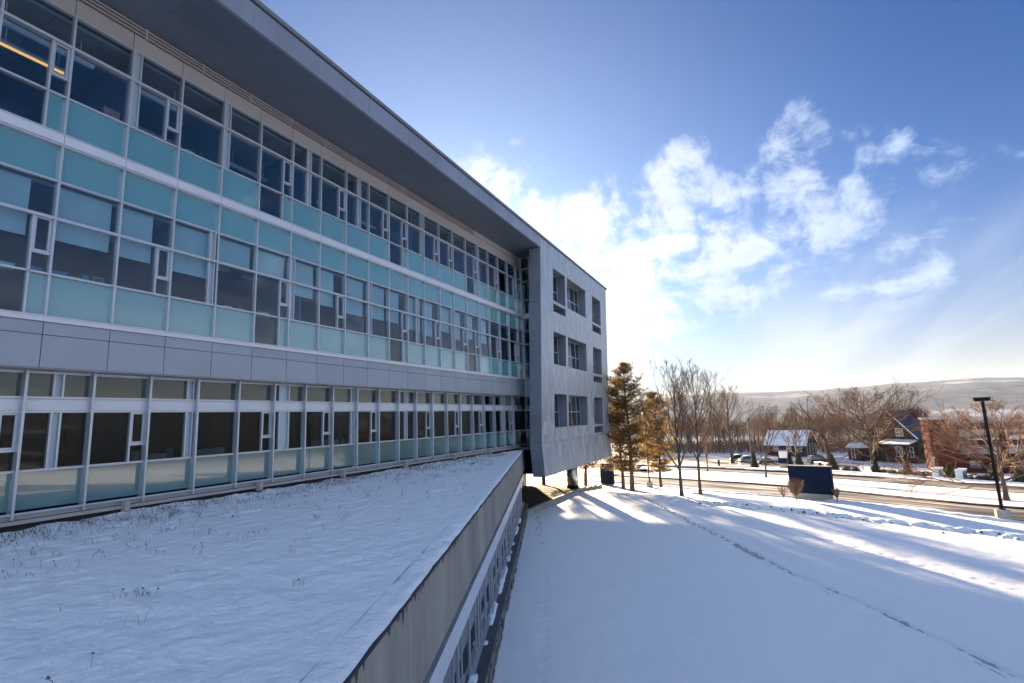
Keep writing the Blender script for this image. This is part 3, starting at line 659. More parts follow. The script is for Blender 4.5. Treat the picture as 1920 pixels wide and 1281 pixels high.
mb = MB(); mb.hexa([fas(XL, 13.60, -.03), fas(53.0, 13.60, -.03), fas(53.0, 13.60, -.3), fas(XL, 13.60, -.3), fas(XL, 13.70, -.03), fas(53.0, 13.70, -.03), fas(53.0, 13.70, -.3), fas(XL, 13.70, -.3)])
BP(mb, 'shadow_gap', M['dark'], fixn=True)
m_ = MB().poly([fas(XL, 13.80, -.4), fas(53, 13.80, -.4), Vector((53, 15, 13.8)), Vector((XL, 15, 13.8))]); BP(m_, 'roof', M['snow'])
# soffit in panels
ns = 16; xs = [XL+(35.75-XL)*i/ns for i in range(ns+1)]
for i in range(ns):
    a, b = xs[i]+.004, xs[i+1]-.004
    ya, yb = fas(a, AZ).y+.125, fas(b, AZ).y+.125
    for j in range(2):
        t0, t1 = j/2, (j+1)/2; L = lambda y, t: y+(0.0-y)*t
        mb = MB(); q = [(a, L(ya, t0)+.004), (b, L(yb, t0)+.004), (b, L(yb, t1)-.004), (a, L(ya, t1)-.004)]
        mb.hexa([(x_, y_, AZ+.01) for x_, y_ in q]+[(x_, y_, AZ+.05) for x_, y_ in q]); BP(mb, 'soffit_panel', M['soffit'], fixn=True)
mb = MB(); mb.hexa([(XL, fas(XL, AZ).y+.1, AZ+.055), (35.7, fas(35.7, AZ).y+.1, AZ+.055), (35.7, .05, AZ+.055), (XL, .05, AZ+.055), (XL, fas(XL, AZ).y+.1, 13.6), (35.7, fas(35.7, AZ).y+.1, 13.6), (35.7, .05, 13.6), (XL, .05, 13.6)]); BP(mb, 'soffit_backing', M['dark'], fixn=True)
# end block openings: (s0, s1, z0, z1, slit)
OPEN = []
for (zt_, zb_, zl) in ((11.87, 9.24, 8.32), (6.75, 4.18, 3.35), (1.87, -.71, -1.55)):
    r = len(OPEN)
    OPEN.append((2.65, 5.55, zb_, zt_, False)); OPEN.append((6.02, 11.3, zb_, zt_, False)); OPEN.append((13.5, 16.5, zb_, zt_, False))
    OPEN.append((13.5, 16.5, zl, zb_-.24, True))
    if zt_ > 11: OPEN.append((2.65, 5.55, zl+.05, zb_-.24, True))
ZB = -4.1; ZT = 13.60
sc = sorted({0, SR, *[o[0] for o in OPEN], *[o[1] for o in OPEN]}); zcut = sorted({ZB, -1.76, ZT, *[o[2] for o in OPEN], *[o[3] for o in OPEN]})
def isopen(s, z): return any(o[0] < s < o[1] and o[2] < z < o[3] for o in OPEN)
mb = MB()
for s0, s1 in zip(sc[:-1], sc[1:]):
    for z0, z1 in zip(zcut[:-1], zcut[1:]):
        if not isopen((s0+s1)/2, (z0+z1)/2): mb.poly([wall(s0, z0), wall(s1, z0), wall(s1, z1), wall(s0, z1)])
BP(mb, 'clad_wall', M['zinc'])
# zinc shingles: staggered upright plates, each slightly out of plane
rg = random.Random(4); mb = MB(); pw = .36
ns = int(SR/pw)
for i in range(ns):
    s0 = i*pw+.005; s1 = s0+pw-.010; z = ZB+.02-rg.random()*.9
    while z < ZT:
        hgt = rg.uniform(.75, 1.1); z0, z1 = max(z+.006, ZB+.01), min(z+hgt-.006, ZT-.01)
        for (a, b) in ((z0, min(z1, -1.77)), (max(z0, -1.75), z1)):
            if b-a < .05: continue
            segs = [(a, b)]
            for o in OPEN:
                if o[0] < s1 and o[1] > s0:
                    nsg = []
                    for (p, q) in segs:
                        if o[2]-.01 >= q or o[3]+.01 <= p: nsg.append((p, q)); continue
                        if p < o[2]-.04: nsg.append((p, o[2]-.01))
                        if q > o[3]+.04: nsg.append((o[3]+.01, q))
                    segs = nsg
            sa, sb = s0, s1
            t = rg.uniform(.008, .024); tl = rg.uniform(-.007, .007); t2 = t+tl
            for (p, q) in segs:
                mb.hexa([wall(sa, p, .002), wall(sb, p, .002), wall(sb, p, t), wall(sa, p, t2), wall(sa, q, .002), wall(sb, q, .002), wall(sb, q, t), wall(sa, q, t2)])
        z += hgt
o = BP(mb, 'cladding_plates', M['zinc'], fixn=True); tag(o, kind='stuff')
mb = MB()
for s0, z0, s1, z1 in [(0, -1.80, SR, -1.72)]: mb.hexa([wall(0, -1.79, .0), wall(SR, -1.79, .0), wall(SR, -1.79, .03), wall(0, -1.79, .03), wall(0, -1.73, .0), wall(SR, -1.73, .0), wall(SR, -1.73, .03), wall(0, -1.73, .03)])
BP(mb, 'drip_moulding', M['fascia'], fixn=True)
# reveals and deep set windows
DEP = .78
for (s0, s1, z0, z1, slit) in OPEN:
    f = [wall(s0, z0), wall(s1, z0), wall(s1, z1), wall(s0, z1)]; b = [p+Vector((-uy*-DEP*0, DEP, 0)) for p in f]
    yb = max(p.y for p in f)+DEP*.93; b = [Vector((p.x, yb, p.z)) for p in f]
    mb = MB()
    for i in range(4): j = (i+1) % 4; mb.poly([f[i], f[j], b[j], b[i]])
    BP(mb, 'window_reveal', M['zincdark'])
    fr = MB(); w = .06; xa, xb = f[0].x, f[1].x
    zz = [z0, z1]; xx = [xa, xb]
    if not slit:
        zz = [z0, z0+(z1-z0)*.47, z1]; nx = 2 if (s1-s0) < 4 else 4
        if nx == 2: xx = [xa, xa+(xb-xa)*.55, xb]
        else: xx = [xa, xa+(xb-xa)*.25, xa+(xb-xa)*.55, xa+(xb-xa)*.8, xb]
    for q in xx: fr.box(max(xa, q-w/2), min(xb, q+w/2), yb-.08, yb-.005, z0, z1)
    for q in zz: fr.box(xa, xb, yb-.075, yb-.008, max(z0, q-w/2), min(z1, q+w/2))
    wf = BP(fr, 'window_frame', M['alu'])
    pn = MB()
    for p, q in zip(xx[:-1], xx[1:]):
        for r_, s_ in zip(zz[:-1], zz[1:]):
            pq = MB().box(p+w/2, q-w/2, yb-.05, yb-.04, r_+w/2, s_-w/2).build('pane', M['glass'], wf)
# return faces, underside and rest of the block
mb = MB()
def pier(zlist, off0, off1):
    for z0, z1 in zip(zlist[:-1], zlist[1:]):
        a, b = wall(0, z0+.006), wall(0, z1-.006)
        mbp = MB(); d0, d1 = .93, .93
        mbp.hexa([(AX-.012, a.y+.004, a.z), (AX+.05, a.y+.004, a.z), (AX+.05, a.y+d0, a.z), (AX-.012, a.y+d0, a.z), (AX-.012, b.y+.004, b.z), (AX+.05, b.y+.004, b.z), (AX+.05, b.y+d1, b.z), (AX-.012, b.y+d1, b.z)])
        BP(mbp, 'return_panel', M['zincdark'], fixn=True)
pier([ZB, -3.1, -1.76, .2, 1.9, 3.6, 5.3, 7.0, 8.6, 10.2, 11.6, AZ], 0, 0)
# body behind the wall (inner side of the pier, block soffit, far end)
mb = MB()
zl = [ZB, -1.76, AZ]
for z0, z1 in zip(zl[:-1], zl[1:]):
    a, b = wall(0, z0), wall(0, z1); mb.poly([(AX+.05, a.y+.93, z0), (35.7, a.y+.93, z0), (35.7, b.y+.93, z1), (AX+.05, b.y+.93, z1)])
BP(mb, 'pier_back', M['zincdark'])
p0, p1 = wall(0, ZB), wall(SR, ZB)
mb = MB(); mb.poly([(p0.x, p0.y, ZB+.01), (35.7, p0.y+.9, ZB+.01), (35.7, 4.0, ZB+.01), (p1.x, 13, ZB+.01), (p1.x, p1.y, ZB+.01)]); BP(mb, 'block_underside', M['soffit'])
mb = MB()
for z0, z1 in zip(zl[:-1], [-1.76, ZT]):
    a, b = wall(SR, z0), wall(SR, z1); mb.poly([a, Vector((a.x, 13, z0)), Vector((b.x, 13, z1)), b])
BP(mb, 'block_end_wall', M['zinc'])
BP(MB().poly([(35.7, 13, ZB), (p1.x, 13, ZB), (p1.x, 13, ZT), (35.7, 13, ZT)]), 'block_rear_wall', M['zinc'])
mb = MB()
for z in (-.9, 4.0, 8.1): mb.box(36.2, p1.x-.1, -.2, 12.8, z-.25, z)
BP(mb, 'block_floor', M['slab']); BP(MB().box(36.2, p1.x-.1, 3.2, 3.3, -4.0, 13.5), 'block_inner_wall', M['wall'])
# glazed return between the facade and the end block
zr = [-2.0, -.82, .70, 1.74, h0, h2, hg, h3, h4, h5, h6, h6t, h7, h8, h9, AZ]
for z0, z1 in zip(zr[:-1], zr[1:]):
    if z0 < -3: continue
    elif (z0, z1) in ((h6, h6t),): m2 = M['band']
    elif (z0, z1) in ((h0, h2),): m2 = M['panel']
    else: m2 = M['glass']
    y1 = Y1 if z0 < h0-.1 else 0
    B('return_pane', XE+.04, XE+.055, -1.7, y1, z0+.03, z1-.03, m2)
    B('rail', XE-.02, XE+.07, -1.7, y1, z1-.028, z1+.028, M['alu'])
mull('return_post', XE+.03, -.78, -2.0, AZ, .05, .05)
B('lobby_floor', XE+.1, 46, -1.0, 5, -2.3, -2.1, M['slab']); B('lobby_wall', 38.5, 38.6, -1.0, 5.5, -4.0, 12.8, M['wallblue'])
for z in (3.0, 8.1): B('lobby_floor', XE+.1, 46, -1.0, 5, z-.3, z, M['slab'])
# unseen wall added at the back to block the sun, and the steel column
B('sun_block_wall', 36.6, 54.4, 9.0, 12.9, -7.8, ZB, M['footing'])
cb = MB(); cb.cyl(50.0, 1.8, -7.3, ZB+.02, .56, 32); c_ = BP(cb, 'column', M['steel'], smooth=False); c_.data.polygons.foreach_set('use_smooth', [len(p.vertices) == 4 for p in c_.data.polygons])
cb = MB(); cb.cyl(50.0, 1.8, -7.3, -6.80, .60, 32); BP(cb, 'column_collar', M['black'])

# ------------------------------------------------------------------ podium wing with the planted roof
PA = R(22.5); PO = Vector((6.65, -11.67, -7.2))
pu = Vector((math.cos(PA), math.sin(PA), 0)); pn_ = Vector((math.sin(PA), -math.cos(PA), 0))
PW = empty('podium_wing', PO, PA, label='low concrete wing with a snow covered planted roof running past the glass facade', cat='building')
S0, S1 = -10.0, 32.35
def Q(name, s0, s1, o0, o1, z0, z1, m, parent=None):    # o = outward from the wall plane; local y = -o
    o = bx(name, s0, s1, -o1, -o0, z0+7.2, z1+7.2, m, PW, (0, 0, 0)); return o
B_ = 1.66; s = S0+.86; pj = []
while s < S1: pj.append(s); s += B_
pj = [S0]+pj+[S1]
for a, b in zip(pj[:-1], pj[1:]):
    if b-a < .05: continue
    Q('concrete_panel', a+.008, b-.008, -.30, 0, -3.74, -2.37, M['concrete'])
Q('wall_core', S0, S1, -.62, -.31, -7.3, -2.42, M['dark'])
Q('window_head', S0, S1, -.45, -.02, -3.80, -3.745, M['dark'])
for i, (a, b) in enumerate(zip(pj[:-1], pj[1:])):
    Q('window_pane', a+.03, b-.03, -.30, -.285, -4.15, -3.80, M['glassd'] if 'glassd' in M else M['darkglass'])
    Q('window_pane', a+.03, b-.03, -.30, -.285, -6.28, -4.66, M['darkglass'])
    Q('mullion', a-.03, a+.03, -.32, -.25, -6.3, -3.78, M['alu'])
    if i % 2: Q('mullion', a+.5, a+.55, -.32, -.265, -6.3, -4.66, M['alu']); Q('mullion', a+.42, a+.46, -.32, -.265, -4.15, -3.78, M['alu'])
    else: Q('mullion', a+1.1, a+1.15, -.32, -.265, -6.3, -4.66, M['alu'])
    Q('band_panel', a+.004, b-.004, -.28, -.13, -4.63, -4.16, M['band'])
Q('sill', S0, S1, -.31, -.16, -6.36, -6.29, M['alu'])
s = S0; i = 0
rg = random.Random(8)
while s < S1:
    L = rg.choice([1.7, 1.9, 2.2]); e = min(s+L-.012, S1); Q('ledge_slab', s, e, -.30, .13, -6.52+.02*(i % 3), -6.40+.014*(i % 3), M['ledge']); s += L; i += 1
mb = MB(); s = S0
rg = random.Random(9)
for row, (z0, z1) in enumerate(((-7.4, -7.12), (-7.12, -6.92), (-6.92, -6.72), (-6.72, -6.54))):
    s = S0-rg.random()
    while s < S1:
        L = rg.uniform(.25, .7); o = rg.uniform(.06, .13); mb.box(max(s, S0)+.008, min(s+L, S1)-.008, -o, .3, z0+7.2+.006, z1+7.2-.006); s += L
o = mb.build('stone_courses', M['stone'], PW); tag(o, kind='stuff')
Q('parapet_coping', S0, S1, -.45, .03, -2.368, -2.33, M['dark'])
# end of the wing beside the end block
# dark drip stains below the coping
mb = MB(); rg = random.Random(12); s = S0
while s < S1-.3:
    w = rg.uniform(.03, .22); d = abs(rg.gauss(0, .10))+.015
    mb.poly([(s, -.004, 4.832), (s+w, -.004, 4.832), (s+w*.7, -.004, 4.832-d*.6), (s+w*.5, -.004, 4.832-d), (s+w*.25, -.004, 4.832-d*.5)]); s += w*rg.uniform(.6, 2.2)
o = mb.build('drip_stains', M['stain'], PW); tag(o, kind='stuff')
# snow lying on the coping and sill
def cap_snow(name, o0, o1, z, h, mt, rough, parent, gaps=False, seed=1):
    nsx, no = 420, 9; ss = np.linspace(S0, S1, nsx); tt = np.linspace(0, 1, no)
    SS, TT = np.meshgrid(ss, tt, indexing='ij'); prof = np.clip(np.minimum(TT, 1-TT)*6, 0, 1)**.5
    H = h*(1+rough*2*fbm(SS*1.3+seed, TT*2+seed, 3))
    if gaps: H = H*np.clip((fbm(SS*.9+seed*3, SS*0+seed, 3)+.06)*9, 0, 1)
    OO = o0+(o1-o0)*TT + .02*fbm(SS*2.2, SS*0+seed)*(TT-.5)*4
    V = np.stack([SS, -OO, z+7.2+H*prof-.004], -1).reshape(-1, 3)
    o = npmesh(name, V, grid_faces(nsx, no)[:, ::-1], mt, parent); tag(o, kind='stuff'); return o
cap_snow('coping_snow', -.50, .02, -2.335, .055, M['snowroof'], .8, PW)
cap_snow('sill_snow', -.29, -.06, -6.40, .14, M['snow'], .8, PW, gaps=True, seed=4)
# planted roof under snow
def roof_pts():
    nx, ny = 420, 240; X = np.linspace(-9, 35.9, nx)[:, None]*np.ones((1, ny)); T = np.linspace(0, 1, ny)[None, :]*np.ones((nx, 1))
    yl = -11.67+math.tan(PA)*(X-6.65)+.36/math.cos(PA); yh = np.full_like(X, .50)
    Y = yl+(yh-yl)*T; return X, np.minimum(Y, .5), yl
def roof_h(X, Y):
    df = .5-Y; dp = (Y-(-11.67+math.tan(PA)*(X-6.65)+.42/math.cos(PA)))*math.cos(PA)
    z = -2.30+.05*fbm(X/2.5, Y/2.5, 3)
    # wind ripples and the mounds round buried plants
    a, b = X*.93+Y*.36, -X*.36+Y*.93
    dens = .25+.75*np.exp(-df/2.6)
    amp = np.clip(.75+2.4*fbm(X/3.1+5, Y/2.3, 2), .1, 1.6)
    z = z+amp*.085*np.clip(fbm(a*2.3, b*3.1, 4), -.06, 1)*(.6+.9*dens)+amp*.085*fbm(X*3.6, Y*5, 4)*(.3+dens)
    z = z+.10*np.clip(1-df/.8, 0, 1)*(.3+1.6*np.clip(fbm(X*.8, X*0+7, 3)+.15, 0, 1))
    z = z*1+(-2.275-z)*np.clip(1-dp/.45, 0, 1)**.7*.9
    return z
X, Y, yl = roof_pts(); Z = roof_h(X, Y)
tag(npmesh('roof_snow', np.stack([X, Y, Z], -1).reshape(-1, 3), grid_faces(*X.shape), M['snowroof']), 'rippled snow blanket lying on the planted roof of the low wing', 'snow', kind='structure')
def stalks():
    rg = np.random.RandomState(21); mb = MB(); nst = 0
    pk = [(rg.uniform(4, 34), 0) for _ in range(60)]
    while nst < 4600:
        x = rg.uniform(2.5, 35.6); df = rg.exponential(.9 if rg.rand() < .62 else 4.0); y = .42-df
        if y < -11.2+math.tan(PA)*(x-6.65)+.6: continue
        c = fbm(np.float64(x*.9), np.float64(y*.9), 3)
        if c < rg.uniform(-.22, .25): continue
        n_ = rg.randint(1, 6)
        for _ in range(n_):
            px, py = x+rg.randn()*.07, y+rg.randn()*.07
            if py > .45: continue
            z = float(roof_h(np.float64(px), np.float64(py))); h = rg.uniform(.04, .15)*(1.7 if rg.rand() < .08 else 1); a = rg.uniform(0, 6.28); l = rg.uniform(.1, .9)*h
            p = [(px, py, z-.02), (px+l*.35*math.cos(a), py+l*.35*math.sin(a), z+h*.6), (px+l*math.cos(a), py+l*math.sin(a), z+h*rg.uniform(.75, 1.05))]
            r = rg.uniform(.0022, .0045); mb.tube(p, [r, r*.8, r*.5], 3, cap=False)
            if rg.rand() < .22:
                q = p[2]; s = rg.uniform(.008, .02); k0 = len(mb.v); mb.v += [(q[0]-s, q[1], q[2]), (q[0]+s, q[1]-s, q[2]), (q[0]+s*.3, q[1]+s, q[2]), (q[0], q[1], q[2]+s*1.6)]; mb.f += [(k0, k0+1, k0+3), (k0+1, k0+2, k0+3), (k0+2, k0, k0+3)]
            nst += 1
    tag(mb.build('dry_stalks', M['stalk']), 'thin dead plant stalks poking through the roof snow', 'plants', kind='stuff')
stalks()
# ------------------------------------------------------------------ mulch bed under the block
mb = MB(); ring = [(37.3, 1.1), (54.8, .9), (55.4, 2.2), (50, 7.4), (45.6, 3.3), (37, 3.3)]
nx, ny = 90, 50; X, Y = np.meshgrid(np.linspace(36.6, 55.0, nx), np.linspace(.8, 7.6, ny), indexing='ij')
lim = np.where(X < 46, .0, 0)
Z = zg(X, Y)+.20+.10*fbm(X*1.5, Y*1.5, 4)+.12*fbm(X*6, Y*6, 2)
Z = np.where(Y < 1.05, Z-.3, Z); Z = np.where(X > 54.7, Z-.4, Z)
tag(npmesh('mulch_bed', np.stack([X, Y, Z], -1).reshape(-1, 3), grid_faces(nx, ny), M['mulch']), 'brown bare mulch bed under the raised end block', 'mulch', kind='structure')
mb = MB(); x = 36.9; i = 0
BED = empty('bed_kerb', (45, .9, -7.3), label='pale stone kerb holding in the mulch bed', cat='kerb', kind='structure')
while x < 55:
    L = 1.8; o = MB().box(-.9+.01, .9-.01, -.13, .13, -.15, .24+.01*(i % 2)).build('kerb_stone', M['footing'], BED); o.location = (x+.9-45, 0.04*(i % 2)-.0, zgs(x, .9)+7.3); x += L; i += 1

# ------------------------------------------------------------------ trees
def bare_tree(seed, H, r0, low, spread, nlimb, nsub=7, ntw=6, up=.55, twig_r=.011, limbL=.52, wander=.05, last=True):
    """returns (trunk MB, crown MB): straight leader, steeply rising limbs, fine straight twigs"""
    rg = random.Random(seed); tr, cr_ = MB(), MB()
    def seg(p, d, L, r0_, r1_, n, j, u):
        pts = [Vector(p)]; rads = [r0_]; d = Vector(d).normalized()
        for i in range(n):
            d = (d+Vector((rg.gauss(0, j), rg.gauss(0, j), rg.gauss(0, j*.5)+u))).normalized()
            pts.append(pts[-1]+d*(L/n)); rads.append(r0_+(r1_-r0_)*((i+1)/n)**.8)
        return pts, rads
    def at(pts, rads, t):
        n = len(pts)-1; k = min(t*n, n-1e-3); i = int(k); f = k-i
        return pts[i].lerp(pts[i+1], f), (pts[i+1]-pts[i]).normalized(), rads[i]*(1-f)+rads[i+1]*f
    def side(dd, az, ang):
        s = dd.orthogonal().normalized(); s.rotate(Matrix.Rotation(az, 3, dd)); return dd*math.cos(ang)+s*math.sin(ang)
    tr.tube([(0, 0, -.3), (0, 0, .02), (0.0, 0, .45)], [r0*1.8, r0*1.35, r0*1.03], 9, cap=False)
    lead = seg((0, 0, .25), (0, 0, 1), H*.93, r0, twig_r*1.2, 9, wander, .06); tr.tube(*lead, 8, cap=False)
    for q in range(nlimb):
        t = low+(.93-low)*((q+rg.random()*.8)/nlimb); p, dd, rr = at(*lead, t)
        Lm = H*limbL*(1.10-t*1.0)*rg.uniform(.8, 1.15)+H*.08
        l = seg(p, side(dd, q*2.4+rg.uniform(-.5, .5), spread*(1.1-.35*t)*rg.uniform(.8, 1.2)), Lm, min(rr*.72, r0*.5), twig_r, 6, .08, up*.16)
        tr.tube(*l, 5, cap=False)
        for a in range(int(nsub*(.5+.8*Lm/(H*limbL)))):
            t2 = rg.uniform(.15, .98); p2, d2, r2 = at(*l, t2); L2 = Lm*(.62-.38*t2)*rg.uniform(.7, 1.2)
            b_ = seg(p2, side(d2, rg.uniform(0, 6.28), rg.uniform(.45, .85)), L2, max(r2*.6, twig_r), twig_r*.8, 4, .09, up*.14)
            cr_.tube(*b_, 4, cap=False)
            for c in range(ntw):
                t3 = rg.uniform(.15, 1.0); p3, d3, r3 = at(*b_, t3); L3 = L2*(.60-.25*t3)*rg.uniform(.6, 1.3)
                g_ = seg(p3, side(d3, rg.uniform(0, 6.28), rg.uniform(.4, .8)), L3, twig_r*.9, twig_r*.55, 3, .10, up*.12)
                cr_.tube(*g_, 3, cap=False)
                if last:
                    for e in range(2):
                        p4, d4, r4 = at(*g_, rg.uniform(.2, 1)); h_ = seg(p4, side(d4, rg.uniform(0, 6.28), rg.uniform(.4, .7)), L3*.5, twig_r*.6, twig_r*.4, 2, .1, up*.1); cr_.tube(*h_, 3, cap=False)
    return tr, cr_
def plant(name, x, y, meshes, sc=1, rz=0, z=None, parts=('trunk', 'crown'), **kw):
    o = empty(name, (x, y, zgs(x, y)-.05 if z is None else z), rz, **kw); o.scale = (sc, sc, sc)
    for n, me in zip(parts, meshes): link(n, me, o)
    return o
def tm(t, mt, mc): return (t[0].mesh('trunk', mt), t[1].mesh('crown', mc))
TA_ = tm(bare_tree(3, 11.4, .165, .17, .70, 17, 8, 4, up=.95, twig_r=.0115, limbL=.62, wander=.02), M['bark'], M['twig'])
TB_ = tm(bare_tree(12, 12.0, .16, .22, .66, 18, 8, 4, up=.95, twig_r=.0115, limbL=.60, wander=.02), M['bark'], M['twig'])
plant('bare_tree', 47.88, -9.09, TA_, rz=.5, label='leafless tree with low side limbs nearest the ditch in the lawn', cat='tree', group='leafless trees on the lawn edge').rotation_euler = (R(2.2), 0, .5)
plant('bare_tree', 51.8, -10.2, TB_, rz=2.1, label='leafless upright tree just right of the ditch tree beside the near road', cat='tree', group='leafless trees on the lawn edge').rotation_euler = (R(1.8), 0, 2.1)
TC_ = tm(bare_tree(7, 18.5, .42, .24, .85, 14, 8, 6, up=.7, twig_r=.022, limbL=.6), M['bark'], M['twig'])
TD_ = tm(bare_tree(21, 15.6, .45, .12, 1.2, 20, 10, 8, up=.42, twig_r=.026, limbL=.86), M['bark'], M['twig'])
TE_ = tm(bare_tree(33, 10.4, .14, .16, .62, 14, 6, 5, up=.9, twig_r=.014, limbL=.5), M['bark'], M['twigred'])
TF_ = tm(bare_tree(41, 7.9, .20, .14, 1.2, 18, 11, 8, up=.34, twig_r=.016, limbL=.95), M['bark'], M['twigred'])
TG_ = tm(bare_tree(55, 15, .28, .2, .8, 12, 6, 5, up=.7, twig_r=.036, limbL=.55, last=False), M['bark'], M['twig'])
TH_ = tm(bare_tree(61, 12, .2, .18, .75, 12, 6, 5, up=.8, twig_r=.032, limbL=.55, last=False), M['bark'], M['twigred'])
TI_ = tm(bare_tree(77, 15.5, .60, .30, 1.0, 9, 5, 4, up=.5, twig_r=.034, limbL=.6, wander=.12, last=False), M['bark'], M['twig'])
plant('bare_tree', 136.5, -7.8, TC_, rz=1, label='tall vase shaped leafless tree standing at the near end of the car park', cat='tree', group='large leafless trees round the car park')
plant('bare_tree', 127.3, -35.0, TD_, rz=.3, sc=1.02, label='very broad leafless tree with dense spreading branches left of the dark house', cat='tree', group='large leafless trees round the car park')
plant('bare_tree', 140.8, -28.5, TI_, rz=2.4, sc=1.05, label='thick trunked old leafless tree with few heavy limbs beside the broad one', cat='tree', group='large leafless trees round the car park')
plant('bare_tree', 83.6, -15.5, TE_, rz=.4, label='slender reddish young tree on the snowy island between the roads', cat='tree', group='young trees on the snowy island')
plant('bare_tree', 98.4, -6, TE_, sc=.93, rz=2.2, label='slender young tree at the left tip of the island', cat='tree', group='young trees on the snowy island')
plant('bare_tree', 57.8, -33.8, TF_, rz=1.2, label='low spreading reddish tree behind the tall right hand lamp post', cat='tree')
plant('bare_tree', 114, -20.6, TH_, sc=.9, rz=.7, label='leafless tree with twin stems in front of the snow roofed cottage', cat='tree')
rg = random.Random(19); n_far = 0
FARK = [TG_, TH_, TG_, TC_, TH_]
for i in range(120):
    az = R(rg.uniform(-12.5, 13.0)); d = rg.uniform(172, 235)
    x, y = d*math.cos(az), d*math.sin(az)-16.6
    if az < R(-6.5) and d < 190: continue
    m_ = FARK[i % 5]
    plant('woodland_tree', x, y, m_, sc=rg.uniform(.55, .92)*(1.0 if m_ is not TC_ else .7), rz=rg.uniform(0, 6.28), z=-12.2-(max(0, d-215)*.05), label={0: 'tall grey brown leafless tree with a wide crown', 1: 'reddish brown slim leafless tree', 2: 'tall grey brown leafless tree with a wide crown', 3: 'large vase shaped leafless tree', 4: 'reddish brown slim leafless tree'}[i % 5]+' in the wood behind the car park', cat='tree', group='leafless trees of the wood behind the car park')
# ground cover brush of the wood edge
def brush():
    rg = np.random.RandomState(6); mb = MB()
    for i in range(2600):
        az = math.radians(rg.uniform(-8, 13)); d = rg.uniform(163, 205); x, y = d*math.cos(az), d*math.sin(az)-16.6
        h = rg.uniform(1.0, 3.2); a = rg.uniform(0, 6.28); b0 = Vector((x, y, -12.2))
        for q in range(3):
            a2 = a+q*2.1; mb.tube([b0, b0+Vector((math.cos(a2)*h*.18, math.sin(a2)*h*.18, h*.6)), b0+Vector((math.cos(a2)*h*.3, math.sin(a2)*h*.3, h))], [.045, .035, .02], 3, cap=False)
    tag(mb.build('brushwood', M['twigred']), 'reddish brown undergrowth along the foot of the wood', 'bushes', kind='stuff')
brush()
def leafmat(name, a, b, trans=.25):
    m = bpy.data.materials.new(name); m.use_nodes = True; t = m.node_tree; p = t.nodes['Principled BSDF']; out = t.nodes['Material Output']
    g = nd(t, 'ShaderNodeNewGeometry'); n = nd(t, 'ShaderNodeTexNoise', i_Scale=.9, i_Detail=4.0); lk(t, g.outputs['Position'], n.inputs['Vector'])
    mr = nd(t, 'ShaderNodeMapRange', i_1=.35, i_2=.65); lk(t, n.outputs[0], mr.inputs[0])
    mx = nd(t, 'ShaderNodeMix', data_type='RGBA'); mx.inputs[6].default_value = (*a, 1); mx.inputs[7].default_value = (*b, 1); lk(t, mr.outputs[0], mx.inputs[0])
    lk(t, mx.outputs[2], p.inputs['Base Color']); p.inputs['Roughness'].default_value = .6
    tl = nd(t, 'ShaderNodeBsdfTranslucent'); lk(t, mx.outputs[2], tl.inputs[0]); ms = nd(t, 'ShaderNodeMixShader'); ms.inputs[0].default_value = trans
    lk(t, p.outputs[0], ms.inputs[1]); lk(t, tl.outputs[0], ms.inputs[2]); lk(t, ms.outputs[0], out.inputs[0]); return m
M['needle'] = leafmat('pine_needles', (.105, .078, .024), (.19, .115, .036), .5)
M['spruce'] = leafmat('spruce_needles', (.018, .030, .014), (.035, .042, .018), .15)
M['arbor'] = leafmat('golden_evergreen', (.07, .075, .022), (.12, .10, .03), .25)
def tuft(V, F, p, r, n, rg, L, w):
    for _ in range(n):
        d = Vector((rg.gauss(0, 1), rg.gauss(0, 1), rg.gauss(.25, .8))).normalized(); s = d.orthogonal().normalized()*w; q = p+Vector((rg.gauss(0, r), rg.gauss(0, r), rg.gauss(0, r*.6)))
        i = len(V); e = q+d*L*rg.uniform(.6, 1.1); V += [tuple(q-s), tuple(q+s), tuple(e+s*.4), tuple(e-s*.4)]; F.append((i, i+1, i+2, i+3))
def pine(seed, H, r0, base, Rm, dens=1.0):
    rg = random.Random(seed); tr = MB(); V, F = [], []
    pts = [(0, 0, -.2)]+[(rg.gauss(0, .05), rg.gauss(0, .05), H*t) for t in (.12, .3, .5, .7, .85, .97)]
    tr.tube(pts, [r0*1.35]+[r0*(1-.9*t) for t in (.06, .25, .45, .68, .85, .98)], 9, cap=False)
    z = base*H
    while z < H*.97:
        t = (z/H-base)/(1-base)
        prof = (.55+.45*min(1, t/.25) if t < .25 else max(.12, (1-((t-.25)/.76)**2.9))**.9)
        for k in range(rg.randint(4, 6)):
            L = Rm*prof*rg.uniform(.55, 1.12); a = rg.uniform(0, 6.283); el = -.12+.75*t+rg.gauss(0, .1)
            d = Vector((math.cos(a), math.sin(a), math.sin(el))).normalized(); p = Vector((0, 0, z)); bp = [p]; n = 4
            for i in range(n):
                d = (d+Vector((rg.gauss(0, .1), rg.gauss(0, .1), .05+.03*i))).normalized(); p = p+d*L/n; bp.append(p.copy())
            rb = .018+.012*L; tr.tube(bp, [rb*(1-.8*i/n) for i in range(n+1)], 4, cap=False)
            nt_ = int((7+L*13)*dens)
            for q in range(nt_):
                u = rg.uniform(.28, 1.0)*n; i = min(int(u), n-1); f = u-i; c = bp[i]*(1-f)+bp[i+1]*f
                off = Vector((rg.gauss(0, 1), rg.gauss(0, 1), rg.gauss(0, .45)))*(.10+.13*L*.5); tw = c+off
                tuft(V, F, tw, .06, 10, rg, .22, .014)
        z += rg.uniform(.28, .46)*(H/12)
    return tr.mesh('trunk', M['barkpine']), np.array(V), np.array(F)
def crown_mesh(V, F, m):
    me = bpy.data.meshes.new('crown'); me.from_pydata(V.tolist(), [], F.tolist()); me.materials.append(m); return me
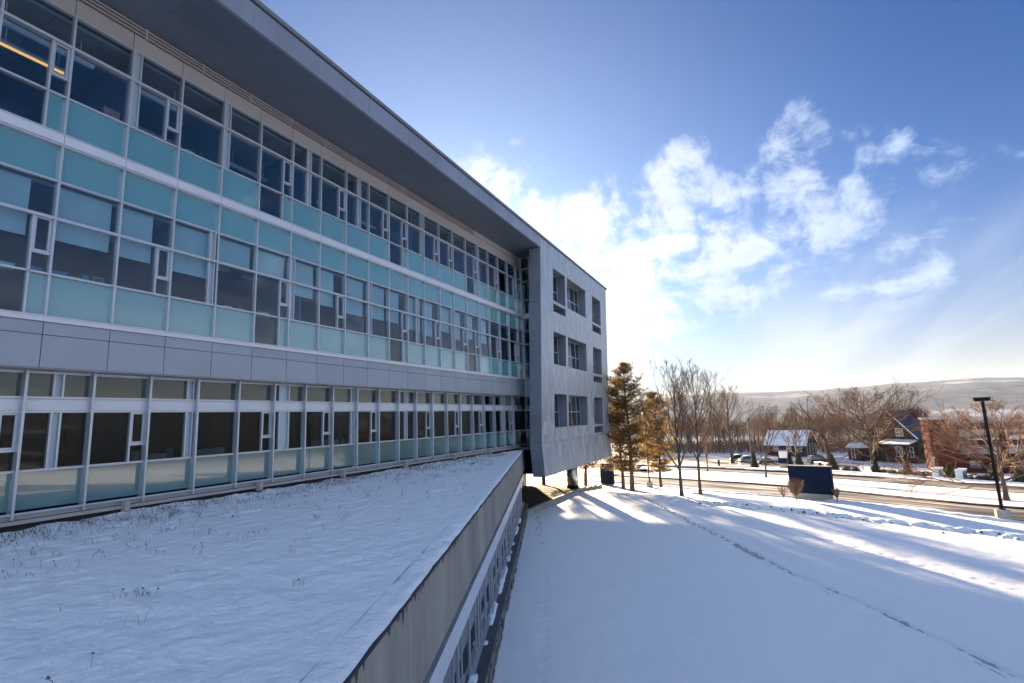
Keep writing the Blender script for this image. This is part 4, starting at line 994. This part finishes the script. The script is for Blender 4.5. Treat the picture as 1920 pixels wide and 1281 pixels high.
t1, v, f = pine(5, 13.2, .21, .17, 3.1, .80); P1 = (t1, crown_mesh(v, f, M['needle']))
t2, v, f = pine(9, 12.0, .17, .18, 2.9, .80); P2 = (t2, crown_mesh(v, f, M['needle']))
plant('pine_tree', 52.9, -3.5, P1, rz=.4, label='tall golden green pine right beside the corner of the metal clad block', cat='tree', group='pines beside the end block')
plant('pine_tree', 55.5, -1.9, P2, rz=2.0, label='second pine just behind and left of the tallest one', cat='tree', group='pines beside the end block')
plant('pine_tree', 60.2, -5.0, P2, sc=.90, rz=4.1, label='shorter pine with low branches reaching over the roadside lamp post', cat='tree', group='pines beside the end block')
plant('pine_tree', 54.7, 7.0, P1, sc=.95, rz=3.0, label='pine trunk seen under the raised block left of the column', cat='tree', group='pines beside the end block')
plant('pine_tree', 57.6, 3.0, P2, sc=1.05, rz=5.0, label='leaning pine trunk seen under the raised block right of the column', cat='tree', group='pines beside the end block').rotation_euler = (R(2), R(3.5), 5.0)
def cone_ev(seed, H, rb, n, m, L=.16):
    rg = random.Random(seed); V, F = [], []
    for i in range(n):
        t = rg.random()**1.3; z = .08+t*H*.95; r = rb*(1-t)**.85*(.72+.28*math.sin(rg.random()*6))*rg.uniform(.55, 1.05)+.02; a = rg.uniform(0, 6.283)
        tuft(V, F, Vector((r*math.cos(a), r*math.sin(a), z)), .05, 5, rg, L, .035)
    tr = MB(); tr.tube([(0, 0, -.1), (0, 0, H*.9)], [.06, .01], 6, cap=False)
    return tr.mesh('trunk', M['bark']), crown_mesh(np.array(V), np.array(F), m)
EV1 = cone_ev(2, 3.0, .75, 900, M['spruce'], .22); EV2 = cone_ev(8, 2.1, .95, 800, M['arbor'], .18); EV3 = cone_ev(5, 2.9, 1.15, 900, M['spruce'], .24)
for (x, y, m_, sc, lb) in [(119.6, -13.1, EV1, 1.06, 'narrow dark evergreen by the parked cars'), (116, -19.6, EV1, 1.06, 'dark evergreen left of a pair behind the big navy sign'),
        (113.8, -21.1, EV3, 1.0, 'broader dark evergreen right of the pair behind the big navy sign'), (113.2, -26.5, EV3, .98, 'dark pointed evergreen in front of the black car'),
        (106, -32, EV3, .80, 'dark evergreen at the foot of the broad leafless tree'), (99.5, -35.1, EV2, 1.0, 'golden evergreen in front of the dark house'),
        (92.9, -38.7, EV2, .95, 'golden evergreen between the pale air conditioning cabinets'), (87.4, -41.7, EV3, .75, 'dark evergreen in front of the long brick building'), (85.8, -43.8, EV2, 1.0, 'golden evergreen at the right edge behind the snow bank')]:
    plant('evergreen', x, y, m_, sc=sc, rz=x, label=lb, cat='shrub', group='cone shaped evergreens along the far road')
def low_shrub(seed, n, rx, h, m):
    rg = random.Random(seed); V, F = [], []
    for i in range(n):
        a = rg.uniform(0, 6.28); r = rx*math.sqrt(rg.random()); z = h*rg.random()*(1-(r/rx)**2*.7); tuft(V, F, Vector((r*math.cos(a), r*math.sin(a)*.7, z)), .06, 5, rg, .2, .04)
    return crown_mesh(np.array(V), np.array(F), m)
LS = [low_shrub(1, 130, .9, .7, M['spruce']), low_shrub(2, 130, .8, .6, M['arbor'])]
for i, (x, y) in enumerate([(108.5, -29.5), (104.5, -33), (102.5, -33.6), (98, -36.2), (96.9, -36.8), (95.6, -37.2), (90.2, -40.5), (89, -41.2), (84.6, -44.5), (101, -34.6), (110, -28.3)]):
    o = link('low_shrub', LS[i % 2], None, (x, y, zgs(x, y)), i*1.3); tag(o, ('low dark green' if i % 2 == 0 else 'low golden green')+' shrub half buried in the snow bank', 'shrub', 'low shrubs along the far snow bank')
# bare bushes by the sign
def twig_bush(seed, H, n, spread, r):
    rg = random.Random(seed); mb = MB(); st = MB(); st.tube([(0, 0, -.1), (0.01, 0, .25*H)], [.035, .025], 6, cap=False)
    for i in range(n):
        a = rg.uniform(0, 6.28); s = spread*math.sqrt(rg.random()); p = Vector((0, 0, H*.2)); top = Vector((math.cos(a)*s, math.sin(a)*s, H*rg.uniform(.75, 1.0)*(1-.15*(s/spread)**2)))
        mid = p.lerp(top, .5)+Vector((math.cos(a), math.sin(a), 0))*s*.16; mb.tube([p, mid, top], [r*1.8, r*1.2, r*.6], 3, cap=False)
        for k in range(2):
            q = mid.lerp(top, rg.random()*.6); e = q+Vector((rg.gauss(0, .1), rg.gauss(0, .1), rg.uniform(.15, .35)))*H*.5; mb.tube([q, e], [r, r*.5], 3, cap=False)
    return st.mesh('stem', M['bark']), mb.mesh('twigs', M['twigred'])
for (x, y, s, H, n, sp, lb) in [(48.1, -18, 4, 2.05, 150, .72, 'round red twigged bush in front of the big navy sign'), (49.6, -17.1, 6, 1.35, 28, .45, 'sparse small bush left of the big navy sign'), (49.6, -20.95, 8, 1.5, 34, .35, 'sparse small bush at the right end of the big navy sign')]:
    plant('bare_bush', x, y, twig_bush(s, H, n, sp, .009), parts=('stem', 'twigs'), label=lb, cat='bush', group='bare bushes round the navy sign')

# ------------------------------------------------------------------ signs, lamps, posts
def sign(name, a, b, zb, zt, th, base, **kw):
    a = Vector((*a, 0)); b = Vector((*b, 0)); d = (b-a); L = d.length; rz = math.atan2(d.y, d.x); zgnd = min(zgs(a.x, a.y), zgs(b.x, b.y))
    o = empty(name, (a.x, a.y, zgnd), rz, **kw)
    mb = MB().box(0, L, -th/2, th/2, zb, zt); pnl = mb.build('panel', M['navy'], o)
    MB().box(-.03, L+.03, -th/2-.03, th/2+.03, zt, zt+.05).build('cap', M['footing'], pnl)
    MB().box(.12, L-.12, -th/2+.04, th/2-.04, -.2, zb).build('base', M['footing'] if base else M['black'], o); return o, L
sign('campus_sign', (51.3, -17.75), (50.3, -20.85), .55, 2.80, .42, True, label='big plain navy sign wall on a pale plinth at the edge of the road', cat='sign')
sign('campus_sign', (60.9, 2.1), (60.5, .5), .12, 2.50, .4, True, label='upright navy sign panel beside the corner of the raised end block', cat='sign')
o, L = sign('campus_sign', (118.2, -17.6), (117.6, -19.6), .9, 3.5, .3, True, label='distant navy sign with a pale picture on its upper half', cat='sign')
MB().box(.25, L-.2, -.17, -.152, 2.0, 3.35).build('picture', M['white'], o)
def lamp(x, y, h, base, rz, rp, lb):
    o = empty('lamp_post', (x, y, zgs(x, y)), rz, label=lb, cat='lamp post', group='black car park lamp posts')
    if base: MB().cyl(0, 0, -.4, .62, .36, 24).build('footing', M['footing'], o)
    b0 = .62 if base else 0
    MB().cyl(0, 0, b0, b0+.05, .2, 12).build('base_plate', M['black'], o)
    MB().box(-rp, rp, -rp, rp, b0+.05, h-.12).build('pole', M['black'], o)
    hd = MB().box(-.38, .38, -.2, .2, h-.12, h+.12).build('lamp_head', M['black'], o); MB().box(-.32, .32, -.15, .15, h-.135, h-.121).build('lens', M['alu'], hd)
lamp(42.17, -28.85, 7.35, True, R(60), .075, 'tall black lamp post on a round concrete footing at the right')
lamp(59.4, -3.9, 8.3, True, R(20), .075, 'black lamp post on a concrete footing rising into the pine')
lamp(119.5, -12.7, 10.0, False, R(30), .09, 'thin dark lamp post by the parked cars')
o = empty('bollard', (123.7, -5.8, zgs(123.7, -5.8)), label='dark square bollard standing in the snow by the car park', cat='bollard')
MB().box(-.2, .2, -.2, .2, 0, 1.4).build('post', M['black'], o); MB().box(-.22, .22, -.22, .22, 1.4, 1.5).build('cap', M['snow'], o)
for (x, y, h, lb) in [(112, -31, 1.5, 'left one of two thin posts beside the far footpath'), (115, -32.8, 1.7, 'right one of two thin posts beside the far footpath')]:
    o = empty('path_post', (x, y, zgs(x, y)), label=lb, cat='post'); MB().box(-.06, .06, -.06, .06, 0, h).build('post', M['black'], o); MB().box(-.1, .45, -.05, .05, h-.2, h).build('arm', M['black'], o)
for (x, y, s, lb) in [(120.8, -24.9, 1.0, 'dark square bin beside the black car'), (118.9, -26, .9, 'paler square bin next to the dark one')]:
    o = empty('waste_bin', (x, y, zgs(x, y)), .4, label=lb, cat='bin'); MB().box(-.8*s, .8*s, -.6, .6, 0, 1.1*s).build('bin_body', M['black'] if s == 1 else M['footing'], o); MB().box(-.85*s, .85*s, -.65, .65, 1.1*s, 1.2*s).build('lid', M['snow'], o)
for (x, y, L, lb) in [(95.4, -37.9, 2.4, 'left pale ribbed cabinet in front of the brick building'), (91.6, -39.6, 2.4, 'right pale ribbed cabinet in front of the brick building')]:
    o = empty('cabinet', (x, y, zgs(x, y)), R(-26), label=lb, cat='cabinet')
    MB().box(-L/2, L/2, -.4, .4, 0, 1.15).build('casing', M['white'], o); g = MB()
    for i in range(9): g.box(-L/2+.15+i*L/9.5, -L/2+.15+i*L/9.5+.09, -.42, -.401, .15, 1.0)
    g.build('grille', M['dark'], o); MB().box(-L/2-.05, L/2+.05, -.45, .45, 1.15, 1.25).build('snow_cover', M['snow'], o)
o = empty('timber_post', (97.6, -38.0, zgs(97.6, -38.0)), R(-26), label='pale tan frame post at the corner of the brick building', cat='post')
M['tan'] = mat('tan_wood', (.36, .27, .19), .8); MB().box(-.18, .18, -.18, .18, 0, 2.7).build('post', M['tan'], o); MB().box(-.1, .9, -.15, .15, 2.35, 2.7).build('beam', M['tan'], o)

# ------------------------------------------------------------------ houses
def win(mb_parent, x0, x1, y, z0, z1, side=-1):
    f = MB(); w = .1; f.box(x0-w, x0, y-.06, y+.06, z0-w, z1+w).box(x1, x1+w, y-.06, y+.06, z0-w, z1+w).box(x0, x1, y-.06, y+.06, z0-w, z0).box(x0, x1, y-.06, y+.06, z1, z1+w).box(x0, x1, y-.05, y+.05, (z0+z1)/2-.04, (z0+z1)/2+.04)
    o = f.build('window', M['white'], mb_parent); MB().box(x0, x1, y-.02, y+.03, z0, z1).build('pane', M['darkglass'], o)
HG = -12.0
rzh = math.atan2(-.8, .6)          # local x: along the ridge to the right; local y: away to the left back
# gable front is the plane x=0 facing -x; width along y
H = empty('dark_house', (139.6, -40.4, HG), R(-48), label='dark shingled house with a steep slate roof and white framed gable windows', cat='house')
hw, he, ha, hl = 5.6, 5.0, 10.6, 9.5
gw = MB(); gw.prism([(-hw, -.3), (hw, -.3), (hw, he), (0, ha), (-hw, he)], 'x', 0, hl); gw.build('wall', M['shingle'], H, fixn=True)
for sgn, nm in ((-1, 'roof'), (1, 'roof')):
    n_ = Vector((0, sgn*(ha-he), hw)).normalized(); t_ = .25
    e0 = Vector((0, sgn*(hw+.6), he-.6*(ha-he)/hw)); r0 = Vector((0, 0, ha)); p = [e0, r0]
    q = [Vector((-.6, v_.y, v_.z))+n_*.02 for v_ in (e0, r0)]+[Vector((hl+.5, v_.y, v_.z))+n_*.02 for v_ in (r0, e0)]
    mb = MB().hexa(q+[v_+n_*t_ for v_ in q]); ro = mb.build(nm, M['slate'], H, fixn=True)
    k = [e0.lerp(r0, .02), e0.lerp(r0, .99)]; a = [Vector((-.62, v_.y, v_.z))+n_*(t_+.01) for v_ in k]+[Vector((-.25, v_.y, v_.z))+n_*(t_+.01) for v_ in reversed(k)]
    MB().hexa(a+[v_+n_*.06 for v_ in a]).build('snow_edge', M['snow'], ro, fixn=True)
def winx(par, y0, y1, x, z0, z1):
    f = MB(); w = .13; f.box(x-.08, x, y0-w, y0, z0-w, z1+w).box(x-.08, x, y1, y1+w, z0-w, z1+w).box(x-.08, x, y0, y1, z0-w, z0).box(x-.08, x, y0, y1, z1, z1+w).box(x-.07, x, y0, y1, (z0+z1)/2-.05, (z0+z1)/2+.05).box(x-.07, x, (y0+y1)/2-.04, (y0+y1)/2+.04, z0, z1)
    o = f.build('window', M['white'], par); MB().box(x-.04, x-.01, y0, y1, z0, z1).build('pane', M['darkglass'], o)
winx(H, -.55, .45, 0, 8.0, 9.2); winx(H, -2.9, -1.5, 0, 5.3, 6.8); winx(H, -4.6, -3.4, 0, .9, 2.9); winx(H, -2.2, -1.0, 0, .9, 2.9); winx(H, 1.6, 2.8, 0, 5.3, 6.8)
pr_ = MB().hexa([(-3.0, -hw-.4, 3.4), (0, -hw-.4, 4.2), (0, 1.0, 4.2), (-3.0, 1.0, 3.4), (-3.0, -hw-.4, 3.65), (0, -hw-.4, 4.45), (0, 1.0, 4.45), (-3.0, 1.0, 3.65)]).build('porch_roof', M['slate'], H, fixn=True)
MB().hexa([(-3.05, -hw-.4, 3.66), (-.02, -hw-.4, 4.47), (-.02, 1.0, 4.47), (-3.05, 1.0, 3.66), (-3.05, -hw-.4, 3.8), (-.02, -hw-.4, 4.6), (-.02, 1.0, 4.6), (-3.05, 1.0, 3.8)]).build('snow_cover', M['snow'], pr_, fixn=True)
for y_ in (-hw, -2.8, .8): MB().box(-2.9, -2.65, y_-.12, y_+.12, 0, 3.4).build('porch_post', M['shingle'], H)
MB().box(5.6, 6.6, -2.0, -1.0, 7.0, 11.0).build('chimney', M['brick'], H)
for x_ in (.1, hl-.1): MB().cyl(x_, 0, ha+.2, ha+1.3, .05, 6).build('finial', M['black'], H)
# brick building
BR = empty('brick_building', (108.6, -40.9, -11), math.atan2(.995, .10), label='long red brick building with dark ribbon windows at the right edge', cat='building')
# local x to the left (towards the house is +x), front faces local ... built from x=-42 to 0
def bb(nm, x0, x1, y0, y1, z0, z1, m, par=BR): return MB().box(x0, x1, y0, y1, z0, z1).build(nm, m, par)
fy = 1   # front plane y=0, body behind at y<0
bb('wall', -44, -2.6, -14, 0, -.5, 7.4, M['brick']); bb('tower', -2.6, .4, -9, .4, -.5, 8.3, M['brick']); bb('tower_cap', -2.75, .55, -9.1, .55, 8.3, 8.5, M['footing'])
bb('roof_edge', -44, -2.7, -14, .1, 7.4, 7.6, M['slate'])
for i in range(7):
    x1 = -3.4-i*5.6
    for (z0, z1) in ((2.7, 4.1), (4.9, 6.6)):
        f = bb('window', x1-4.9, x1, .0, .05, z0, z1, M['darkglass'])
        for j in range(4): MB().box(x1-4.9+j*1.6, x1-4.9+j*1.6+.08, .05, .09, z0, z1).build('glazing_bar', M['black'], f)
    bb('window', x1-2.2, x1-.8, 0, .04, .4, 1.6, M['darkglass'])
# cottage
CT = empty('cottage', (161.3, -16.6, -12.1), math.atan2(-9.0, -4.4), label='low brown cottage under a steep snow covered roof beyond the parked cars', cat='house')
cl = 10.4; cw = 6.0
gw = MB(); gw.prism([(-cw/2, -.2), (cw/2, -.2), (cw/2, 2.9), (0, 6.2), (-cw/2, 2.9)], 'x', 0, cl); gw.build('wall', M['brown'], CT, fixn=True)
for sgn in (-1, 1):
    n_ = Vector((0, sgn*3.3, 3)).normalized(); e0 = Vector((0, sgn*3.5, 2.35)); r0 = Vector((0, 0, 6.2))
    q = [Vector((-.4, v_.y, v_.z))+n_*.02 for v_ in (e0, r0)]+[Vector((cl+.4, v_.y, v_.z))+n_*.02 for v_ in (r0, e0)]
    ro = MB().hexa(q+[v_+n_*.15 for v_ in q]).build('roof', M['slate'], CT, fixn=True); a = [v_+n_*.152 for v_ in q]; MB().hexa(a+[v_+n_*.16 for v_ in a]).build('snow_cover', M['snow'], ro, fixn=True)
for y_ in (-2.4, -.8, .8, 2.4): MB().box(cl, cl+.06, y_-.14, y_+.14, 0, 3.1).build('timber', M['footing'], CT)
for x_ in (2.2, 5.6, 8.2): win(CT, x_, x_+1.0, -cw/2-.03, 1.0, 2.2)
# small brown outbuilding with a snowy roof by the footpath
OBD = empty('shed', (143.5, -33.6, -12.0), R(-60), label='small dark shed with snow on its low roof left of the broad tree', cat='shed')
MB().box(0, 4.2, -1.8, 1.8, -.3, 2.6).build('wall', M['brown'], OBD); MB().prism([(-2.2, 2.5), (2.2, 2.5), (0, 3.9)], 'x', -.3, 4.5).build('roof', M['snow'], OBD, fixn=True)
for x_ in (1.0, 2.0): MB().box(-.05, 0, x_-1.6, x_-1.35, 0, 2.5).build('post', M['white'], OBD)
# cars
def car(x, y, rz, body, L, Wd, Hh, suv, lb, snowy=False):
    o = empty('parked_car', (x, y, zgs(x, y)+.06), rz, label=lb, cat='car', group='cars in the snowy car park')
    h1_ = Hh*.55; pr = [(-L/2, .3), (L/2, .3), (L/2, h1_*.9), (L/2-.1, h1_)] + ([(-L/2+.05, h1_)])
    b = MB().prism([(-L/2, .32), (L/2, .32), (L/2+.03, h1_*.72), (L/2-.15, h1_*.94), (L*.18, h1_), (-L/2+.05, h1_)], 'y', -Wd/2, Wd/2).build('body', body, o, fixn=True)
    cb_ = [(-L/2+.08 if suv else -L*.42, h1_), (L*.20, h1_), (L*.07, Hh-.05), (0, Hh), (-L*.36 if suv else -L*.2, Hh), (-L/2+.25 if suv else -L*.28, Hh-.06)]
    MB().prism(cb_, 'y', -Wd/2+.1, Wd/2-.1).build('cabin', M['darkglass'], o, fixn=True)
    MB().prism([(p[0]*.97, p[1]) for p in [(-L*.36 if suv else -L*.2, Hh-.02), (0.0, Hh-.02), (0.0, Hh+.07), (-L*.36 if suv else -L*.2, Hh+.07)]], 'y', -Wd/2+.14, Wd/2-.14).build('roof', M['snow'] if snowy else body, o, fixn=True)
    for sx in (-L*.31, L*.31):
        for sy_ in (-1, 1):
            w = MB().tube([(sx, sy_*(Wd/2-.2), .33), (sx, sy_*(Wd/2+.01), .33)], [.33, .33], 18).build('wheel', M['black'], o); MB().tube([(sx, sy_*(Wd/2+.01), .33), (sx, sy_*(Wd/2+.02), .33)], [.19, .19], 12).build('rim', M['alu'], w)
    for sy_ in (-1, 1): MB().box(L/2-.06, L/2+.02, sy_*(Wd/2-.3)-.2, sy_*(Wd/2-.3)+.2, h1_*.72, h1_*.9).build('headlight', M['white'], o)
M['carblack'] = mat('black_car', (.012, .012, .015), .2, .3, coat=.6); M['carsilver'] = mat('silver_car', (.34, .36, .39), .3, .5, coat=.5); M['cargreen'] = mat('dark_green_car', (.03, .05, .055), .25, .3, coat=.6)
car(134.5, -26.0, R(-68), M['carblack'], 4.7, 1.9, 1.95, True, 'black estate car parked right of the cottage')
car(139.5, -11.3, R(-70), M['carsilver'], 4.5, 1.8, 1.5, False, 'silver car with a snowy roof left of the narrow evergreen', True)
car(134.0, -15.4, R(-66), M['cargreen'], 4.5, 1.8, 1.5, False, 'dark green car just right of the narrow evergreen')
car(143.5, -9.0, R(-70), M['cargreen'], 4.4, 1.8, 1.5, False, 'dark car behind the silver one', True)

# ------------------------------------------------------------------ things behind the glass
M['tube'] = mat('lamp_tube', (.55, .60, .64), .4, .2); M['lit'] = mat('lit_tube', (1, .75, .4), .5, emit=(1.0, .42, .10, .22))
def pendant(x0, x1, y, z, zc, lit, lb):
    o = empty('pendant_light', ((x0+x1)/2, y, z), label=lb, cat='ceiling light', group='linear lights hanging in the upper offices')
    L = (x1-x0)/2
    MB().tube([(-L, 0, 0), (L, 0, 0)], [.075, .075], 10).build('housing', M['tube'], o)
    MB().box(-L*.98, L*.98, -.05, .05, -.10, -.07).build('diffuser', M['lit'] if lit else M['white'], o)
    for s in (-L*.7, L*.7): MB().box(s-.008, s+.008, -.008, .008, .07, zc-z).build('hanger', M['white'], o)
for i, (a, b, y, lit) in enumerate([(4.6, 7.0, .75, False), (5.1, 6.85, 1.95, True), (8.0, 9.6, .75, False), (8.9, 11.1, 3.0, False), (12.5, 14.6, 2.6, False), (14.9, 16.4, 2.6, False), (17.2, 19.2, 2.4, False), (19.7, 21.4, 2.4, False), (22.6, 24.5, 2.4, False), (26.2, 28.2, 2.4, False), (-.5, 2.0, 2.6, False)]):
    lb = 'unlit tube light hanging in a top floor office'
    if lit: lb = 'glowing orange tube light hanging in the leftmost top floor office'
    pendant(a, b, y, 11.15 if not lit else 11.3, 11.80, lit, lb)
for (a, b, y) in [(11.0, 12.2, 1.6), (12.9, 13.9, 1.8)]: pendant(a, b, y, 6.2, 6.75, False, 'unlit tube light hanging in a middle floor office')
M['card'] = mat('cardboard', (.5, .29, .20), .9); M['cyan'] = mat('blue_box', (.05, .30, .55), .7); M['paper'] = mat('paper', (.62, .66, .64), .9); M['red'] = mat('red_thing', (.40, .06, .05), .6); M['orange'] = mat('orange_crate', (.55, .20, .07), .8); M['plantg'] = mat('house_plant', (.07, .12, .06), .8); M['navycab'] = mat('navy_cabinet', (.02, .035, .10), .6)
def item(kind, x, y, z, w, d, h, m, lb, cat, group=None):
    o = empty(kind, (x, y, z), label=lb, cat=cat, group=group)
    if kind == 'picture_frame':
        f = MB(); t = .03; f.box(-w/2, w/2, 0, .03, 0, t).box(-w/2, w/2, 0, .03, h-t, h).box(-w/2, -w/2+t, 0, .03, t, h-t).box(w/2-t, w/2, 0, .03, t, h-t); f.build('frame', m, o); MB().box(-w/2+t, w/2-t, .012, .02, t, h-t).build('print', M['navycab'], o); MB().box(-.02, .02, .03, .16, 0, h*.7).build('stand', m, o)
    elif kind == 'pot_plant':
        MB().tube([(0, 0, 0), (0, 0, h*.35)], [w*.3, w*.4], 12).build('pot', M['card'], o); V, F = [], []; rg = random.Random(int(x*10))
        for i in range(16):
            a = rg.uniform(0, 6.28); e = Vector((math.cos(a)*w*.6, math.sin(a)*w*.6, h*rg.uniform(.7, 1.05))); p = Vector((0, 0, h*.33)); s = Vector((-math.sin(a), math.cos(a), 0))*.02; k = len(V); md = p.lerp(e, .6)+Vector((0, 0, h*.12)); V += [tuple(p), tuple(md-s), tuple(e), tuple(md+s)]; F.append((k, k+1, k+2, k+3))
        me = bpy.data.meshes.new('leaves'); me.from_pydata(V, [], F); me.materials.append(M['plantg']); link('leaves', me, o)
    elif kind == 'binder_row':
        n = max(2, int(w/.09)); x0 = -w/2; rg = random.Random(int(x*7)); 
        for i in range(n):
            hh = h*rg.uniform(.75, 1); MB().box(x0+i*w/n+.004, x0+(i+1)*w/n-.004, 0, d, 0, hh).build('binder', m, o)
    else:
        MB().box(-w/2, w/2, 0, d, 0, h).build('box_body', m, o); MB().box(-w/2-.01, w/2+.01, -.01, d+.01, h, h+.03).build('lid', m, o)
z3, z2, z1 = h7+.03, h3+.03, -.79
for (kind, x, y, z, w, d, h, m, lb, cat) in [
    ('storage_box', 7.45, .45, z3, .42, .4, .52, M['card'], 'brown cardboard box on the top floor window sill', 'box'), ('storage_box', 7.02, .5, z3, .34, .35, .38, M['navycab'], 'dark box left of the cardboard one on the top floor', 'box'),
    ('picture_frame', 9.7, .25, z3, .30, .03, .24, M['paper'], 'white empty picture frame on the top floor sill', 'picture frame'), ('pot_plant', 10.15, .35, z3, .3, .3, .5, M['plantg'], 'spiky pot plant right of the white frame', 'plant'),
    ('storage_box', 8.62, .35, z3, .22, .25, .16, M['red'], 'small red box on the top floor sill', 'box'), ('storage_box', 5.0, 1.2, h6t, 1.6, .5, .95, M['navycab'], 'dark navy cabinet behind the full height pane of the top floor', 'cabinet'),
    ('storage_box', 5.98, .3, z2, .30, .2, .16, M['cyan'], 'blue tissue box beside the casement on the middle floor', 'box'), ('storage_box', 6.5, .3, z2, .36, .25, .17, M['cyan'], 'wide blue box on the middle floor sill', 'box'),
    ('storage_box', 6.86, .3, z2, .26, .2, .10, M['card'], 'flat tan box on the middle floor sill', 'box'), ('storage_box', 7.1, .3, z2, .13, .12, .20, M['cyan'], 'narrow upright blue carton on the middle floor', 'box'), ('picture_frame', 7.4, .28, z2, .24, .03, .24, M['card'], 'small tan picture frame on the middle floor sill', 'picture frame'),
    ('storage_box', 5.4, .3, z2, .34, .2, .14, M['paper'], 'white tray at the left end of the middle floor', 'box'), ('pot_plant', 11.9, .4, z2, .35, .3, .45, M['plantg'], 'pot plant behind the unshaded middle floor window', 'plant'), ('storage_box', 11.4, .3, z2, .25, .2, .12, M['paper'], 'white box left of the middle floor pot plant', 'box'),
    ('binder_row', 12.9, .35, z2, .5, .2, .2, M['paper'], 'row of white cups and papers on the middle floor sill', 'papers'),
    ('binder_row', 9.2, 1.0, z1, .26, .22, .30, M['paper'], 'pale binders at the casement of the lowest window row', 'binders'), ('storage_box', 9.62, 1.0, z1, .30, .22, .14, M['paper'], 'flat pale box left of the upright one on the lowest sill', 'box'), ('storage_box', 9.9, 1.0, z1, .22, .2, .12, M['paper'], 'small pale box next to the upright blue carton on the lowest sill', 'box'),
    ('storage_box', 10.12, 1.0, z1, .18, .16, .30, M['cyan'], 'upright blue carton on the lowest sill', 'box'), ('binder_row', 11.5, 1.0, z1, .95, .22, .22, M['paper'], 'long row of pale books on the lowest sill', 'books'), ('binder_row', 16.5, 1.0, z1, .8, .22, .24, M['paper'], 'leaning pale folders on the lowest sill', 'folders'), ('binder_row', 17.6, 1.0, z1, .9, .22, .26, M['paper'], 'pale papers and jars right of the leaning folders', 'papers'),
    ('storage_box', 19.1, 1.05, z1, .75, .4, .32, M['orange'], 'orange wooden crate on the lowest window sill', 'crate'), ('binder_row', 24.0, 1.0, z1, .4, .2, .25, M['paper'], 'white cartons far along the lowest sill', 'cartons')]:
    item(kind, x, y, z, w, d, h, m, lb, cat)

# ------------------------------------------------------------------ haze
hz = bpy.data.materials.new('haze'); hz.use_nodes = True; t = hz.node_tree; t.nodes.clear(); out = nd(t, 'ShaderNodeOutputMaterial'); vp = nd(t, 'ShaderNodeVolumePrincipled')
vp.inputs['Color'].default_value = (.62, .77, 1.0, 1); vp.inputs['Density'].default_value = HAZE; vp.inputs['Anisotropy'].default_value = .0; lk(t, vp.outputs[0], out.inputs['Volume'])
hb = MB().box(-9300, 9300, -9300, 9300, -300, 260).build('haze', hz); tag(hb, 'thin pale winter haze lying over the valley', 'haze', kind='stuff')
